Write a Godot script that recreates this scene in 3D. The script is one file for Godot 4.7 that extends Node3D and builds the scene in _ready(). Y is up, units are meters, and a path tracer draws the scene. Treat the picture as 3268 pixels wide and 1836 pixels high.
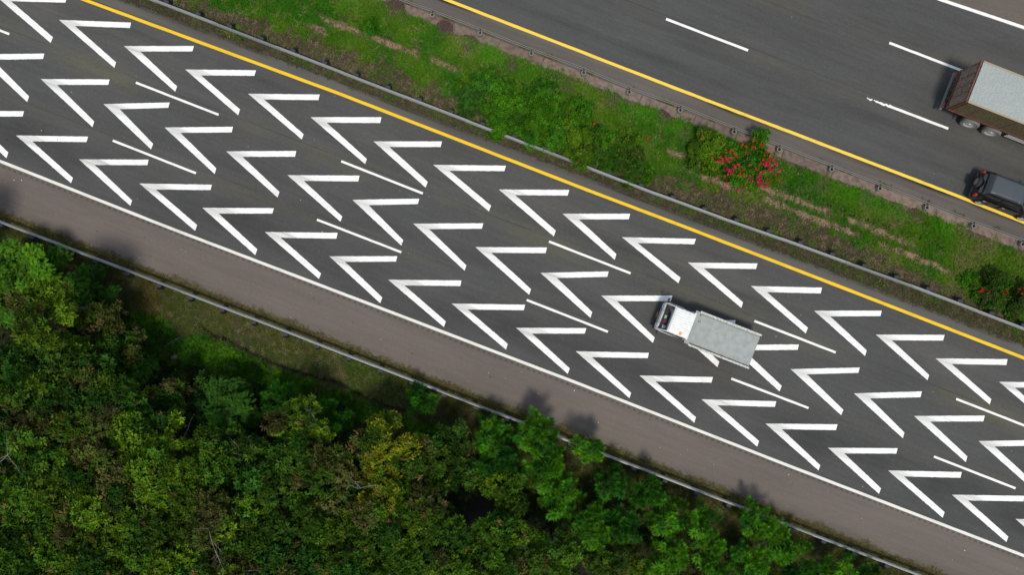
extends Node3D
# A motorway seen from a drone hovering 44 m above it. x runs right, z towards the bottom of the picture, y up.
# The plan was surveyed at 53 units per metre about the point below the drone: plan() turns a survey point, seen at a
# height h, into metres.  along() works in the road's own axes: s along the road, t across it.

const UNIT := 53.0
const EYE := 44.0
const SLOPE := 0.385
const COSA := 0.93324
const SINA := 0.35930
const D := Vector3(COSA, 0, SINA)
const N := Vector3(-SINA, 0, COSA)

var rng := RandomNumberGenerator.new()
var fine := FastNoiseLite.new()
var broad := FastNoiseLite.new()
var used := {}
var M := {}
var L := {}

# ------------------------------------------------------------------ helpers
func plan(px: float, py: float, h := 0.0) -> Vector3:
	var k := (1.0 - h / EYE) / UNIT
	return Vector3((px - 1634.0) * k, h, (py - 918.0) * k)

func along(s: float, t: float, y := 0.0) -> Vector3:
	return D * s + N * t + Vector3(0, y, 0)

func across(b: float) -> float:          # intercept of a line parallel to the road -> t
	return (b - 289.0) * COSA / UNIT

func px_of(p: Vector3) -> float: return p.x * UNIT + 1634.0
func b_of(p: Vector3) -> float: return p.z * UNIT + 918.0 - SLOPE * (p.x * UNIT + 1634.0)

func numbered(called: String) -> String:
	if not used.has(called):
		used[called] = 0
		return called
	used[called] += 1
	return "%s_%03d" % [called, used[called]]

func start() -> SurfaceTool:
	var st := SurfaceTool.new()
	st.begin(Mesh.PRIMITIVE_TRIANGLES)
	return st

func obj(called: String, st, m: Material, parent: Node = self) -> MeshInstance3D:
	var o := MeshInstance3D.new()
	o.mesh = st.commit() if st is SurfaceTool else st
	o.material_override = m
	o.name = numbered(called) if parent == self else called
	parent.add_child(o, true)
	return o

func tag(o: Node, label: String, category: String, group := "") -> Node:
	o.set_meta("label", label)
	o.set_meta("category", category)
	if group: o.set_meta("group", group)
	return o

func thing(called: String, label: String, category: String, at := Vector3.ZERO, turn := 0.0, group := "") -> Node3D:
	var o := Node3D.new()
	o.name = numbered(called)
	add_child(o)
	o.position = at
	o.rotation.y = turn
	tag(o, label, category, group)
	return o

func struct(o: Node) -> Node:
	o.set_meta("kind", "structure")
	return o

func stuff(o: Node) -> Node:
	o.set_meta("kind", "stuff")
	return o

func tri(st: SurfaceTool, a: Vector3, b: Vector3, c: Vector3, out: Vector3) -> void:
	var n := (b - a).cross(c - a)
	if n.length_squared() < 1e-16: return
	if n.dot(out) > 0.0:      # front faces run clockwise
		var k := b
		b = c
		c = k
	else:
		n = -n
	n = n.normalized()
	for p in [a, b, c]:
		st.set_normal(n)
		st.add_vertex(p)

func quad(st: SurfaceTool, a: Vector3, b: Vector3, c: Vector3, d: Vector3, out: Vector3) -> void:
	tri(st, a, b, c, out)
	tri(st, a, c, d, out)

# a box with chamfered edges; eight corners may be tapered at the top by (tx, tz)
func box(st: SurfaceTool, c: Vector3, size: Vector3, bev := 0.01, basis := Basis(), tx := 0.0, tz := 0.0) -> void:
	var h := size * 0.5
	bev = minf(bev, minf(h.x, minf(h.y, h.z)) * 0.9)
	var v := {}
	for sx in [-1, 1]:
		for sy in [-1, 1]:
			for sz in [-1, 1]:
				var fx: float = h.x - (tx if sy > 0 else 0.0)
				var fz: float = h.z - (tz if sy > 0 else 0.0)
				v[[sx, sy, sz, 0]] = c + basis * Vector3(sx * fx, sy * (h.y - bev), sz * (fz - bev))
				v[[sx, sy, sz, 1]] = c + basis * Vector3(sx * (fx - bev), sy * h.y, sz * (fz - bev))
				v[[sx, sy, sz, 2]] = c + basis * Vector3(sx * (fx - bev), sy * (h.y - bev), sz * fz)
	for s in [-1, 1]:
		quad(st, v[[s, -1, -1, 0]], v[[s, 1, -1, 0]], v[[s, 1, 1, 0]], v[[s, -1, 1, 0]], basis * Vector3(s, 0, 0))
		quad(st, v[[-1, s, -1, 1]], v[[1, s, -1, 1]], v[[1, s, 1, 1]], v[[-1, s, 1, 1]], basis * Vector3(0, s, 0))
		quad(st, v[[-1, -1, s, 2]], v[[1, -1, s, 2]], v[[1, 1, s, 2]], v[[-1, 1, s, 2]], basis * Vector3(0, 0, s))
		for r in [-1, 1]:
			quad(st, v[[s, r, -1, 0]], v[[s, r, 1, 0]], v[[s, r, 1, 1]], v[[s, r, -1, 1]], basis * Vector3(s, r, 0))
			quad(st, v[[s, -1, r, 0]], v[[s, 1, r, 0]], v[[s, 1, r, 2]], v[[s, -1, r, 2]], basis * Vector3(s, 0, r))
			quad(st, v[[-1, s, r, 1]], v[[1, s, r, 1]], v[[1, s, r, 2]], v[[-1, s, r, 2]], basis * Vector3(0, s, r))
			for q in [-1, 1]:
				tri(st, v[[s, r, q, 0]], v[[s, r, q, 1]], v[[s, r, q, 2]], basis * Vector3(s, r, q))

func ring_quad(st: SurfaceTool, a: Vector3, b: Vector3, c: Vector3, d: Vector3, na: Vector3, nb: Vector3, nc: Vector3, nd: Vector3) -> void:
	var order := [[a, na], [b, nb], [c, nc], [a, na], [c, nc], [d, nd]]
	if (b - a).cross(c - a).dot(na) > 0.0:
		order = [[a, na], [c, nc], [b, nb], [a, na], [d, nd], [c, nc]]
	for p in order:
		st.set_normal(p[1])
		st.add_vertex(p[0])

func tube(st: SurfaceTool, pts: Array, radii: Array, sides := 6, cap := true) -> void:
	var rings := []
	var norms := []
	for i in pts.size():
		var f: Vector3 = (pts[mini(i + 1, pts.size() - 1)] - pts[maxi(i - 1, 0)]).normalized()
		var u := f.cross(Vector3(0.31, 0.87, 0.38)).normalized()
		if u.length() < 0.5: u = f.cross(Vector3.RIGHT).normalized()
		var w := f.cross(u)
		var ring := []
		var nr := []
		for k in sides:
			var a := TAU * k / sides
			var n := u * cos(a) + w * sin(a)
			nr.append(n)
			ring.append(pts[i] + n * radii[i])
		rings.append(ring)
		norms.append(nr)
	for i in pts.size() - 1:
		for k in sides:
			var j := (k + 1) % sides
			ring_quad(st, rings[i][k], rings[i][j], rings[i + 1][j], rings[i + 1][k], norms[i][k], norms[i][j], norms[i + 1][j], norms[i + 1][k])
	if cap:
		for e in [0, pts.size() - 1]:
			var f: Vector3 = (pts[e] - pts[1 if e == 0 else pts.size() - 2]).normalized()
			for k in range(1, sides - 1):
				tri(st, rings[e][0], rings[e][k], rings[e][k + 1], f)

# profile of (radius, height) turned about the local y of xf
func lathe(st: SurfaceTool, xf: Transform3D, prof: Array, sides := 24) -> void:
	for i in prof.size() - 1:
		var p: Vector2 = prof[i]
		var q: Vector2 = prof[i + 1]
		var e := q - p
		var nn := Vector2(e.y, -e.x).normalized()
		for k in sides:
			var a := TAU * k / sides
			var b := TAU * (k + 1) / sides
			var ca := Vector3(cos(a), 0, sin(a))
			var cb := Vector3(cos(b), 0, sin(b))
			var up := Vector3.UP
			ring_quad(st, xf * (ca * p.x + up * p.y), xf * (cb * p.x + up * p.y), xf * (cb * q.x + up * q.y), xf * (ca * q.x + up * q.y),
				xf.basis * (ca * nn.x + up * nn.y), xf.basis * (cb * nn.x + up * nn.y), xf.basis * (cb * nn.x + up * nn.y), xf.basis * (ca * nn.x + up * nn.y))

# closed outlines (all of the same length) joined into a skin, smooth along and across
func loft(st: SurfaceTool, secs: Array, closed := true, caps := true) -> void:
	var n: int = secs[0].size()
	st.set_smooth_group(1)
	var mid := Vector3.ZERO
	for s in secs:
		for p in s: mid += p
	mid /= float(n * secs.size())
	for i in secs.size() - 1:
		for k in n if closed else n - 1:
			var j := (k + 1) % n
			var a: Vector3 = secs[i][k]
			var b: Vector3 = secs[i][j]
			var c: Vector3 = secs[i + 1][j]
			var d: Vector3 = secs[i + 1][k]
			quad(st, a, b, c, d, (a + b + c + d) * 0.25 - mid)
	if caps:
		for e in [0, secs.size() - 1]:
			var c := Vector3.ZERO
			for p in secs[e]: c += p
			c /= n
			for k in n:
				tri(st, secs[e][k], secs[e][(k + 1) % n], c, c - mid)

func strip(st: SurfaceTool, a0: Vector3, a1: Vector3, b0: Vector3, b1: Vector3, shade: Callable, n := 12, wob := 0.0) -> void:
	# a painted band between the edges a0-a1 and b0-b1
	var pa := a0
	var pb := b0
	for i in range(1, n + 1):
		var u := float(i) / n
		var j := Vector3(rng.randfn() * wob, 0, rng.randfn() * wob)
		var k := Vector3(rng.randfn() * wob, 0, rng.randfn() * wob)
		var qa := a0.lerp(a1, u) + (j if i < n else Vector3.ZERO)
		var qb := b0.lerp(b1, u) + (k if i < n else Vector3.ZERO)
		var c0: Color = shade.call(u - 1.0 / n)
		var c1: Color = shade.call(u)
		var order := [[pa, c0], [qa, c1], [qb, c1], [pa, c0], [qb, c1], [pb, c0]]
		if (qa - pa).cross(qb - pa).y > 0.0: order = [[pa, c0], [qb, c1], [qa, c1], [pa, c0], [pb, c0], [qb, c1]]
		for q in order:
			st.set_color(q[1])
			st.set_normal(Vector3.UP)
			st.add_vertex(q[0])
		pa = qa
		pb = qb

# a sheet in road axes with a height and a colour for every point
func sheet(s0: float, s1: float, ds: float, t0: float, t1: float, dt: float, height: Callable, tint: Callable) -> ArrayMesh:
	var ns := int(ceil((s1 - s0) / ds))
	var nt := int(ceil((t1 - t0) / dt))
	var pts := PackedVector3Array()
	var cols := PackedColorArray()
	var uvs := PackedVector2Array()
	var idx := PackedInt32Array()
	for i in ns + 1:
		for j in nt + 1:
			var s := lerpf(s0, s1, float(i) / ns)
			var t := lerpf(t0, t1, float(j) / nt)
			var p := along(s, t)
			p.y = height.call(s, t)
			pts.append(p)
			cols.append(tint.call(p, s, t))
			uvs.append(Vector2(float(i) / ns, float(j) / nt))
	for i in ns:
		for j in nt:
			var a := i * (nt + 1) + j
			idx.append_array([a, a + nt + 1, a + 1, a + 1, a + nt + 1, a + nt + 2])
	# face up: clockwise seen from above
	var e := (pts[idx[1]] - pts[idx[0]]).cross(pts[idx[2]] - pts[idx[0]])
	if e.y > 0.0:
		for k in range(0, idx.size(), 3):
			var x := idx[k + 1]
			idx[k + 1] = idx[k + 2]
			idx[k + 2] = x
	var norms := PackedVector3Array()
	norms.resize(pts.size())
	for i in ns + 1:
		for j in nt + 1:
			var a := i * (nt + 1) + j
			var u := pts[mini(i + 1, ns) * (nt + 1) + j] - pts[maxi(i - 1, 0) * (nt + 1) + j]
			var w := pts[i * (nt + 1) + mini(j + 1, nt)] - pts[i * (nt + 1) + maxi(j - 1, 0)]
			var n := w.cross(u).normalized()
			norms[a] = n if n.y > 0.0 else -n
	var arr := []
	arr.resize(Mesh.ARRAY_MAX)
	arr[Mesh.ARRAY_VERTEX] = pts
	arr[Mesh.ARRAY_NORMAL] = norms
	arr[Mesh.ARRAY_COLOR] = cols
	arr[Mesh.ARRAY_TEX_UV] = uvs
	arr[Mesh.ARRAY_INDEX] = idx
	var m := ArrayMesh.new()
	m.add_surface_from_arrays(Mesh.PRIMITIVE_TRIANGLES, arr)
	return m

func copies(called: String, mesh: Mesh, m: Material, at: Array, tints: Array, parent: Node = self) -> MultiMeshInstance3D:
	var mm := MultiMesh.new()
	mm.transform_format = MultiMesh.TRANSFORM_3D
	mm.use_colors = true
	mm.mesh = mesh
	mm.instance_count = at.size()
	for i in at.size():
		mm.set_instance_transform(i, at[i])
		mm.set_instance_color(i, tints[i])
	var o := MultiMeshInstance3D.new()
	o.multimesh = mm
	o.material_override = m
	o.name = numbered(called) if parent == self else called
	parent.add_child(o, true)
	stuff(o)
	return o

func pose(p: Vector3, up: Vector3, spin: float, size: float) -> Transform3D:
	up = up.normalized()
	var x := up.cross(Vector3(0.2, 0.1, 0.97)).normalized()
	var z := x.cross(up)
	var b := Basis(x, up, z) * Basis(Vector3.UP, spin)
	return Transform3D(b.scaled_local(Vector3.ONE * size), p)

func rnd(a: float, b: float) -> float: return rng.randf_range(a, b)

func smooth(a: float, b: float, x: float) -> float: return smoothstep(a, b, x)

func lut(x: float, xs: Array, ys: Array) -> float:
	if x <= xs[0]: return ys[0]
	for i in xs.size() - 1:
		if x <= xs[i + 1]:
			return lerpf(ys[i], ys[i + 1], (x - xs[i]) / (xs[i + 1] - xs[i]))
	return ys[-1]

# ------------------------------------------------------------------ materials
func mat(lin: Color, rough := 0.7, metal := 0.0) -> StandardMaterial3D:
	var m := StandardMaterial3D.new()
	m.albedo_color = lin.linear_to_srgb()
	m.roughness = rough
	m.metallic = metal
	return m

func noise_map(freq: float, lo: Color, hi: Color, seed_: int, size := 512, kind := FastNoiseLite.TYPE_SIMPLEX_SMOOTH, oct := 5) -> ImageTexture:
	var n := FastNoiseLite.new()
	n.seed = seed_
	n.noise_type = kind
	n.frequency = freq
	n.fractal_octaves = oct
	var im := n.get_seamless_image(size, size)
	im.convert(Image.FORMAT_RGB8)
	var data := im.get_data()
	for i in range(0, data.size(), 3):
		var v := data[i] / 255.0
		var c := lo.lerp(hi, v)
		data[i] = int(clampf(c.r, 0, 1) * 255)
		data[i + 1] = int(clampf(c.g, 0, 1) * 255)
		data[i + 2] = int(clampf(c.b, 0, 1) * 255)
	return ImageTexture.create_from_image(Image.create_from_data(size, size, false, Image.FORMAT_RGB8, data))

func tri_mat(tex: Texture2D, per_metre: float, rough := 0.9) -> StandardMaterial3D:
	var m := StandardMaterial3D.new()
	m.albedo_texture = tex
	m.uv1_triplanar = true
	m.uv1_world_triplanar = true
	m.uv1_scale = Vector3.ONE * per_metre
	m.roughness = rough
	m.vertex_color_use_as_albedo = true
	return m

# asphalt: an image that spans one stretch of road, u along it and v across it. bands: [t, half width, tint, strength]
func asphalt(w: int, h: int, base: Color, s_len: float, t0: float, t1: float, bands: Array, seed_: int, grain := 0.10, patch := 0.16, dots := 999.0) -> StandardMaterial3D:
	var a := FastNoiseLite.new()
	a.seed = seed_
	a.frequency = 0.22
	a.fractal_octaves = 4
	var g := FastNoiseLite.new()
	g.seed = seed_ + 1
	g.frequency = 0.5
	g.fractal_octaves = 2
	g.noise_type = FastNoiseLite.TYPE_VALUE
	var data := PackedByteArray()
	data.resize(w * h * 3)
	var at := 0
	for j in h:
		var t := lerpf(t0, t1, (j + 0.5) / h)
		for i in w:
			var s := (i + 0.5) / w * s_len
			var k := 1.0 + patch * a.get_noise_2d(s * 0.35, t * 1.6) + 0.7 * patch * a.get_noise_2d(s * 0.9 + 300.0, t * 14.0)
			var sp := g.get_noise_2d(i, j)
			k += grain * sp
			if sp > 0.62: k += 0.16
			if absf(t - dots) < 0.05 and fmod(s, 0.36) < 0.18: k *= 0.66
			var c := base * k
			for b in bands:
				var d: float = absf(t - b[0]) / b[1]
				if d < 1.6:
					var f: float = b[3] * exp(-d * d * 2.0) * clampf(0.55 + 1.5 * a.get_noise_2d(s * 0.5 + b[0] * 40.0, t * 0.8), 0.0, 1.3)
					c = c.lerp(b[2] * k, f)
			c = c.linear_to_srgb()
			data[at] = int(clampf(c.r, 0, 1) * 255)
			data[at + 1] = int(clampf(c.g, 0, 1) * 255)
			data[at + 2] = int(clampf(c.b, 0, 1) * 255)
			at += 3
	var im := Image.create_from_data(w, h, false, Image.FORMAT_RGB8, data)
	var m := StandardMaterial3D.new()
	m.albedo_texture = ImageTexture.create_from_image(im)
	m.roughness = 0.92
	m.metallic_specular = 0.25
	return m

func leaf_mat(rough := 0.55, through := 0.45) -> StandardMaterial3D:
	var m := StandardMaterial3D.new()
	m.vertex_color_use_as_albedo = true
	m.roughness = rough
	m.metallic_specular = 0.18
	m.backlight_enabled = true
	m.backlight = Color(through, through, through * 0.5)
	m.cull_mode = BaseMaterial3D.CULL_DISABLED
	return m

func make_materials() -> void:
	M.leaf = leaf_mat(0.5, 0.24)
	M.grass = leaf_mat(0.7, 0.35)
	M.petal = leaf_mat(0.6, 0.5)
	M.straw = leaf_mat(0.9, 0.1)
	M.soil = tri_mat(noise_map(0.035, Color(0.45, 0.45, 0.45), Color(1.25, 1.22, 1.2), 11), 0.55, 0.97)
	M.paint = tri_mat(noise_map(0.03, Color(0.95, 0.95, 0.945), Color(1.02, 1.02, 1.02), 12), 0.6, 0.75)
	M.concrete = tri_mat(noise_map(0.012, Color(0.74, 0.73, 0.71), Color(1.16, 1.14, 1.12), 13), 0.33, 0.93)
	M.bark = mat(Color(0.035, 0.028, 0.02), 0.95)
	M.twig = mat(Color(0.30, 0.28, 0.25), 0.9)
	M.rail = tri_mat(noise_map(0.03, Color(0.72, 0.72, 0.72), Color(1.1, 1.1, 1.1), 14), 0.8, 0.5)
	M.rail.vertex_color_use_as_albedo = false
	M.rail.albedo_color = Color(0.28, 0.295, 0.295).linear_to_srgb()
	M.rail.metallic = 0.15
	M.rail_dull = M.rail.duplicate()
	M.rail_dull.albedo_color = Color(0.21, 0.22, 0.22).linear_to_srgb()
	M.post = mat(Color(0.035, 0.038, 0.045), 0.75, 0.2)
	M.bolt = mat(Color(0.18, 0.17, 0.16), 0.5, 0.7)
	M.pipe = mat(Color(0.19, 0.18, 0.16), 0.85)
	M.ring = mat(Color(0.19, 0.185, 0.16), 0.9)
	M.tyre = mat(Color(0.018, 0.018, 0.019), 0.85)
	M.tyre_dusty = mat(Color(0.17, 0.165, 0.155), 0.95)
	M.rim = mat(Color(0.52, 0.52, 0.50), 0.4, 0.4)
	M.chrome = mat(Color(0.62, 0.64, 0.66), 0.25, 0.9)
	M.black = mat(Color(0.012, 0.012, 0.013), 0.6)
	M.glass = mat(Color(0.012, 0.016, 0.018), 0.06)
	M.glass.metallic_specular = 0.8
	M.red_lamp = mat(Color(0.45, 0.008, 0.02), 0.2)
	M.red_lamp.clearcoat_enabled = true
	M.amber = mat(Color(0.6, 0.2, 0.01), 0.25)
	M.lamp = mat(Color(0.7, 0.72, 0.74), 0.15)

# ------------------------------------------------------------------ leaves
func blade(st: SurfaceTool, p: Vector3, dir: Vector3, side: Vector3, length: float, width: float, fold := 0.25, droop := 0.15) -> void:
	# a leaf of four triangles, folded along its midrib
	dir = dir.normalized()
	side = (side - dir * side.dot(dir)).normalized()
	var up := side.cross(dir).normalized()
	if up.y < 0.0: up = -up
	var m := p + dir * length * 0.45 - up * width * fold
	var tip := p + dir * length - Vector3(0, length * droop, 0)
	var l := p + dir * length * 0.42 + side * width * 0.5
	var r := p + dir * length * 0.42 - side * width * 0.5
	tri(st, p, l, m, up)
	tri(st, l, tip, m, up)
	tri(st, p, m, r, up)
	tri(st, m, tip, r, up)

func make_leaves() -> void:
	rng.seed = 5
	# rosette of broad leaves at a twig's end, y is outward; three variants
	for v in 3:
		var st := start()
		for i in 9 + v:
			var a := TAU * i / (9.0 + v) * 1.62 + rnd(-0.3, 0.3)
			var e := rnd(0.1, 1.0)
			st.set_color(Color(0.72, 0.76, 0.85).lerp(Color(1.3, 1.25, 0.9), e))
			var dir := Vector3(cos(a), e, sin(a))
			blade(st, Vector3(0, rnd(-0.08, 0.05), 0) + dir * 0.02, dir, Vector3(-sin(a), rnd(-0.4, 0.4), cos(a)), rnd(0.11, 0.18), rnd(0.05, 0.075))
		L["rosette%d" % v] = st.commit()
	# small leaved sprig for shrubs
	for v in 2:
		var st := start()
		for i in 16:
			var a := rnd(0, TAU)
			var y := rnd(-0.06, 0.16)
			var dir := Vector3(cos(a), rnd(-0.1, 0.9), sin(a))
			blade(st, Vector3(cos(a) * 0.03, y, sin(a) * 0.03), dir, Vector3(-sin(a), rnd(-0.5, 0.5), cos(a)), rnd(0.07, 0.12), rnd(0.04, 0.06))
		L["sprig%d" % v] = st.commit()
	# plume: a shoot with long narrow leaves all round it, fanned out like a bottle brush; the young ones at its tip are paler
	for v in 2:
		var st := start()
		for i in 38:
			var y := i / 37.0
			var a := i * 2.399 + rnd(-0.2, 0.2)
			var dir := Vector3(cos(a), lerpf(0.05, 2.2, y * y), sin(a))
			st.set_color(Color(0.62, 0.68, 0.8).lerp(Color(2.3, 1.6, 0.8), pow(y, 1.5)))
			blade(st, Vector3(0, y * 0.34, 0), dir, Vector3(-sin(a), 0, cos(a)), lerpf(0.44, 0.28, y) * rnd(0.85, 1.1), lerpf(0.085, 0.065, y), 0.2, 0.3 * (1.0 - y))
		tube(st, [Vector3(0, -0.2, 0), Vector3(0, 0.30, 0)], [0.014, 0.008], 4, false)
		L["plume%d" % v] = st.commit()
	# compound frond: a rachis with pairs of leaflets, growing along z and drooping
	for v in 2:
		var st := start()
		for i in 11:
			var u := (i + 1) / 12.0
			var p := Vector3(0, 0.07 * sin(u * 2.4) - 0.08 * u * u, u * 0.44)
			st.set_color(Color(0.75, 0.8, 0.9).lerp(Color(1.3, 1.2, 0.9), u))
			for q in [-1, 1]:
				blade(st, p, Vector3(q, 0.15, 0.8), Vector3(0.4, 0, -q), 0.125 * sin(u * 2.3 + 0.55) * rnd(0.85, 1.15), 0.045, 0.2, 0.2)
		L["frond%d" % v] = st.commit()
	# grass
	for v in 3:
		var st := start()
		for i in 13:
			var a := rnd(0, TAU)
			var r := rnd(0, 0.10)
			var p := Vector3(cos(a) * r, -0.01, sin(a) * r)
			var lean := rnd(0.3, 1.4)
			var dir := Vector3(cos(a) * lean, 1.0, sin(a) * lean).normalized()
			var side := Vector3(-sin(a), 0, cos(a)) * rnd(0.009, 0.016)
			var h := rnd(0.10, 0.20)
			var k := p + dir * h * 0.6
			var tip := p + dir * h + Vector3(cos(a), -0.5, sin(a)) * h * 0.35
			quad(st, p - side, p + side, k + side * 0.8, k - side * 0.8, Vector3(0, 1, 0.1))
			tri(st, k - side * 0.8, k + side * 0.8, tip, Vector3(0, 1, 0.1))
		L["tuft%d" % v] = st.commit()
	# straw: dry stalks and litter lying flat
	for v in 3:
		var st := start()
		for i in 10:
			var a := rnd(0, TAU)
			var p := Vector3(rnd(-0.14, 0.14), rnd(0.0, 0.03), rnd(-0.14, 0.14))
			var dir := Vector3(cos(a), rnd(-0.05, 0.25), sin(a))
			var side := Vector3(-sin(a), 0, cos(a)) * rnd(0.006, 0.014)
			var e := p + dir * rnd(0.06, 0.16)
			quad(st, p - side, p + side, e + side * 0.5, e - side * 0.5, Vector3(0, 1, 0.05))
		L["straw%d" % v] = st.commit()
	# a bunch of papery bracts
	var st := start()
	for i in 26:
		var a := i * 2.4
		var e := rnd(-0.1, 1.2)
		var dir := Vector3(cos(a), e, sin(a)).normalized()
		blade(st, dir * rnd(0.0, 0.07), dir, Vector3(-sin(a), 0.4, cos(a)), 0.075, 0.06, 0.3, 0.0)
	L["bracts"] = st.commit()

# ------------------------------------------------------------------ ground shapes
const MED0 := -13.52     # upper rim of the planted strip, at the concrete
const MED1 := -7.80      # its lower rim, at the near shoulder
const VERGE0 := 6.83     # the lower shoulder's outer edge

func median_y(s: float, t: float) -> float:
	var u := smooth(MED1, MED1 - 1.0, t) * smooth(MED0, MED0 + 0.9, t)
	var y := 0.05 + 0.16 * u + 0.045 * broad.get_noise_2d(s * 3.0, t * 3.0) * u
	var p := along(s, t)
	var g := t + 11.43 + 0.10 * broad.get_noise_2d(s * 0.8, 7.0)
	var px := px_of(p)
	if px < 1360.0 or px > 2400.0:
		y -= 0.30 * exp(-g * g / 0.009) + 0.06 * smooth(0.0, 0.25, g) * u
	return y

func verge_y(s: float, t: float) -> float:
	var e := t - VERGE0
	var y := 0.03 - 0.12 * smooth(0.3, 1.6, e) - 0.75 * smooth(1.2, 5.0, e) - 0.4 * smooth(5.0, 12.0, e)
	y += (0.05 * smooth(0.0, 0.6, e) + 0.12 * smooth(1.0, 5.0, e)) * broad.get_noise_2d(s * 1.6 + 90.0, t * 1.6)
	var p := along(s, t)
	var b := b_of(p)
	var line := lut(px_of(p), [500, 643, 878, 1084, 1213, 1350], [790, 800, 828, 816, 822, 824])
	var g := (b - line) * COSA / UNIT + 0.12 * broad.get_noise_2d(s * 2.0, 33.0)
	var px := px_of(p)
	y -= 0.42 * exp(-g * g / 0.028) * smooth(560, 680, px) * smooth(1380, 1240, px)
	return y

func ground_y(p: Vector3) -> float:
	var t := p.dot(N)
	var s := p.dot(D)
	if t > VERGE0: return verge_y(s, t)
	if t < MED1 and t > MED0: return median_y(s, t)
	return 0.0

# how green, how bare: x = grass, y = tan track, z = how far into the concrete's litter
func median_zone(p: Vector3) -> Vector3:
	var px := px_of(p)
	var b := b_of(p)
	var edge := lut(px, [0, 600, 1000, 1350, 1450, 2100, 2300, 2600, 2900, 3268, 3400], [-252, -246, -264, -262, -255, -262, -272, -286, -262, -238, -240])
	edge += 26.0 * broad.get_noise_2d(p.x * 3.0, p.z * 3.0) + 18.0 * fine.get_noise_2d(p.x * 2.0, p.z * 2.0)
	var g := smooth(edge + 7.0, edge - 7.0, b)
	var top := lut(px, [1200, 1330, 1420, 1600, 1800, 2100, 2400, 3268], [-466, -452, -438, -442, -438, -441, -440, -438]) + 16.0 * broad.get_noise_2d(p.x * 2.2, p.z * 2.2 + 50.0) + 8.0 * fine.get_noise_2d(p.x, p.z)
	var lit := smooth(top + 5.0, top - 5.0, b)
	g *= 1.0 - lit
	var tan_ := 0.0
	for tr in [-298.0, -333.0]:
		var d := absf(b - tr - 8.0 * broad.get_noise_2d(px * 0.008, tr))
		var there := smooth(0.02, 0.22, broad.get_noise_2d(px * 0.022, tr * 3.0) + 0.42)
		if tr < -310.0: there *= clampf(smooth(980, 1040, px) * smooth(1500, 1440, px) + smooth(2080, 2140, px) * smooth(3000, 2880, px), 0, 1)
		else: there *= clampf(smooth(960, 1000, px) * smooth(1090, 1040, px) + smooth(2130, 2200, px) * smooth(3120, 3060, px), 0, 1)
		tan_ = maxf(tan_, there * smooth(20.0, 8.0, d))
	var groove := p.dot(N) + 11.43 + 0.10 * broad.get_noise_2d(p.dot(D) * 0.8, 7.0)
	if (px < 1360.0 or px > 2400.0) and absf(groove) < 0.11: g *= 0.1
	return Vector3(g * (1.0 - tan_), tan_, lit)

func median_tint(p: Vector3, _s: float, _t: float) -> Color:
	var z := median_zone(p)
	var n := 0.5 + 0.5 * fine.get_noise_2d(p.x * 3.0, p.z * 3.0)
	var n2 := 0.5 + 0.5 * broad.get_noise_2d(p.x * 1.3, p.z * 1.3)
	var c := Color(0.050, 0.038, 0.025).lerp(Color(0.090, 0.068, 0.046), n)
	if b_of(p) > -196.0: c = Color(0.045, 0.040, 0.022).lerp(Color(0.065, 0.050, 0.036), n2)
	c = c.lerp(Color(0.030, 0.055, 0.012).lerp(Color(0.065, 0.070, 0.025), n2), z.x)
	c = c.lerp(Color(0.36, 0.25, 0.165).lerp(Color(0.24, 0.165, 0.10), n), z.y)
	c = c.lerp(Color(0.17, 0.135, 0.105).lerp(Color(0.11, 0.085, 0.06), n2), z.z)
	return c

func verge_tint(p: Vector3, s: float, t: float) -> Color:
	var n := 0.5 + 0.5 * fine.get_noise_2d(p.x * 3.0, p.z * 3.0)
	var n2 := 0.5 + 0.5 * broad.get_noise_2d(p.x * 0.9 + 40.0, p.z * 0.9)
	var c := Color(0.050, 0.046, 0.016).lerp(Color(0.085, 0.075, 0.030), n)
	c = c.lerp(Color(0.028, 0.050, 0.010), smooth(0.45, 0.7, n2))
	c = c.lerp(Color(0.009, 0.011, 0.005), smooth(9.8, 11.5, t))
	c = c.lerp(Color(0.045, 0.028, 0.014), 0.8 * smooth(0.12, 0.28, (verge_y(s, t + 0.25) + verge_y(s, t - 0.25)) * 0.5 - verge_y(s, t)))
	return c

# ------------------------------------------------------------------ road
func road_band(called: String, t0: float, t1: float, m: Material, s0 := -46.0, s1 := 46.0) -> Node3D:
	var o := obj(called, sheet(s0, s1, 4.0, t0, t1, absf(t1 - t0), func(_s, _t): return 0.0, func(_p, _s, _t): return Color.WHITE), m)
	struct(o)
	# beyond the surveyed stretch the same surface runs on to the horizon
	for e in [[s0 - 92.0 * 3, s0], [s1, s1 + 92.0 * 3]]:
		var r := sheet(e[0], e[1], 92.0, t0, t1, absf(t1 - t0), func(_s, _t): return 0.0, func(_p, _s, _t): return Color.WHITE)
		obj("onward_stretch", r, m, o)
	return o

func line_mark(road: Node, called: String, a: Vector3, b: Vector3, width: float, tint: Color, m: Material, y := 0.006, n := 30, wob := 0.004, rough := 0.0) -> void:
	var st := start()
	var w := (b - a).normalized().cross(Vector3.UP) * width * 0.5
	a.y = y
	b.y = y
	var shade := func(u): return tint * (1.0 - 0.22 * maxf(0.0, broad.get_noise_2d(u * 90.0 + a.x * 7.0, a.z * 7.0)))
	if rough > 0.0:      # a brushed, ragged beginning
		var c := a.lerp(b, rough)
		strip(st, a + w * 0.6, c + w, a - w * 0.2, c - w, shade, 14, 0.03)
		strip(st, c + w, b + w, c - w, b - w, shade, n, wob)
	else:
		strip(st, a + w, b + w, a - w, b - w, shade, n, wob)
	obj(called, st, m, road)

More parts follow.
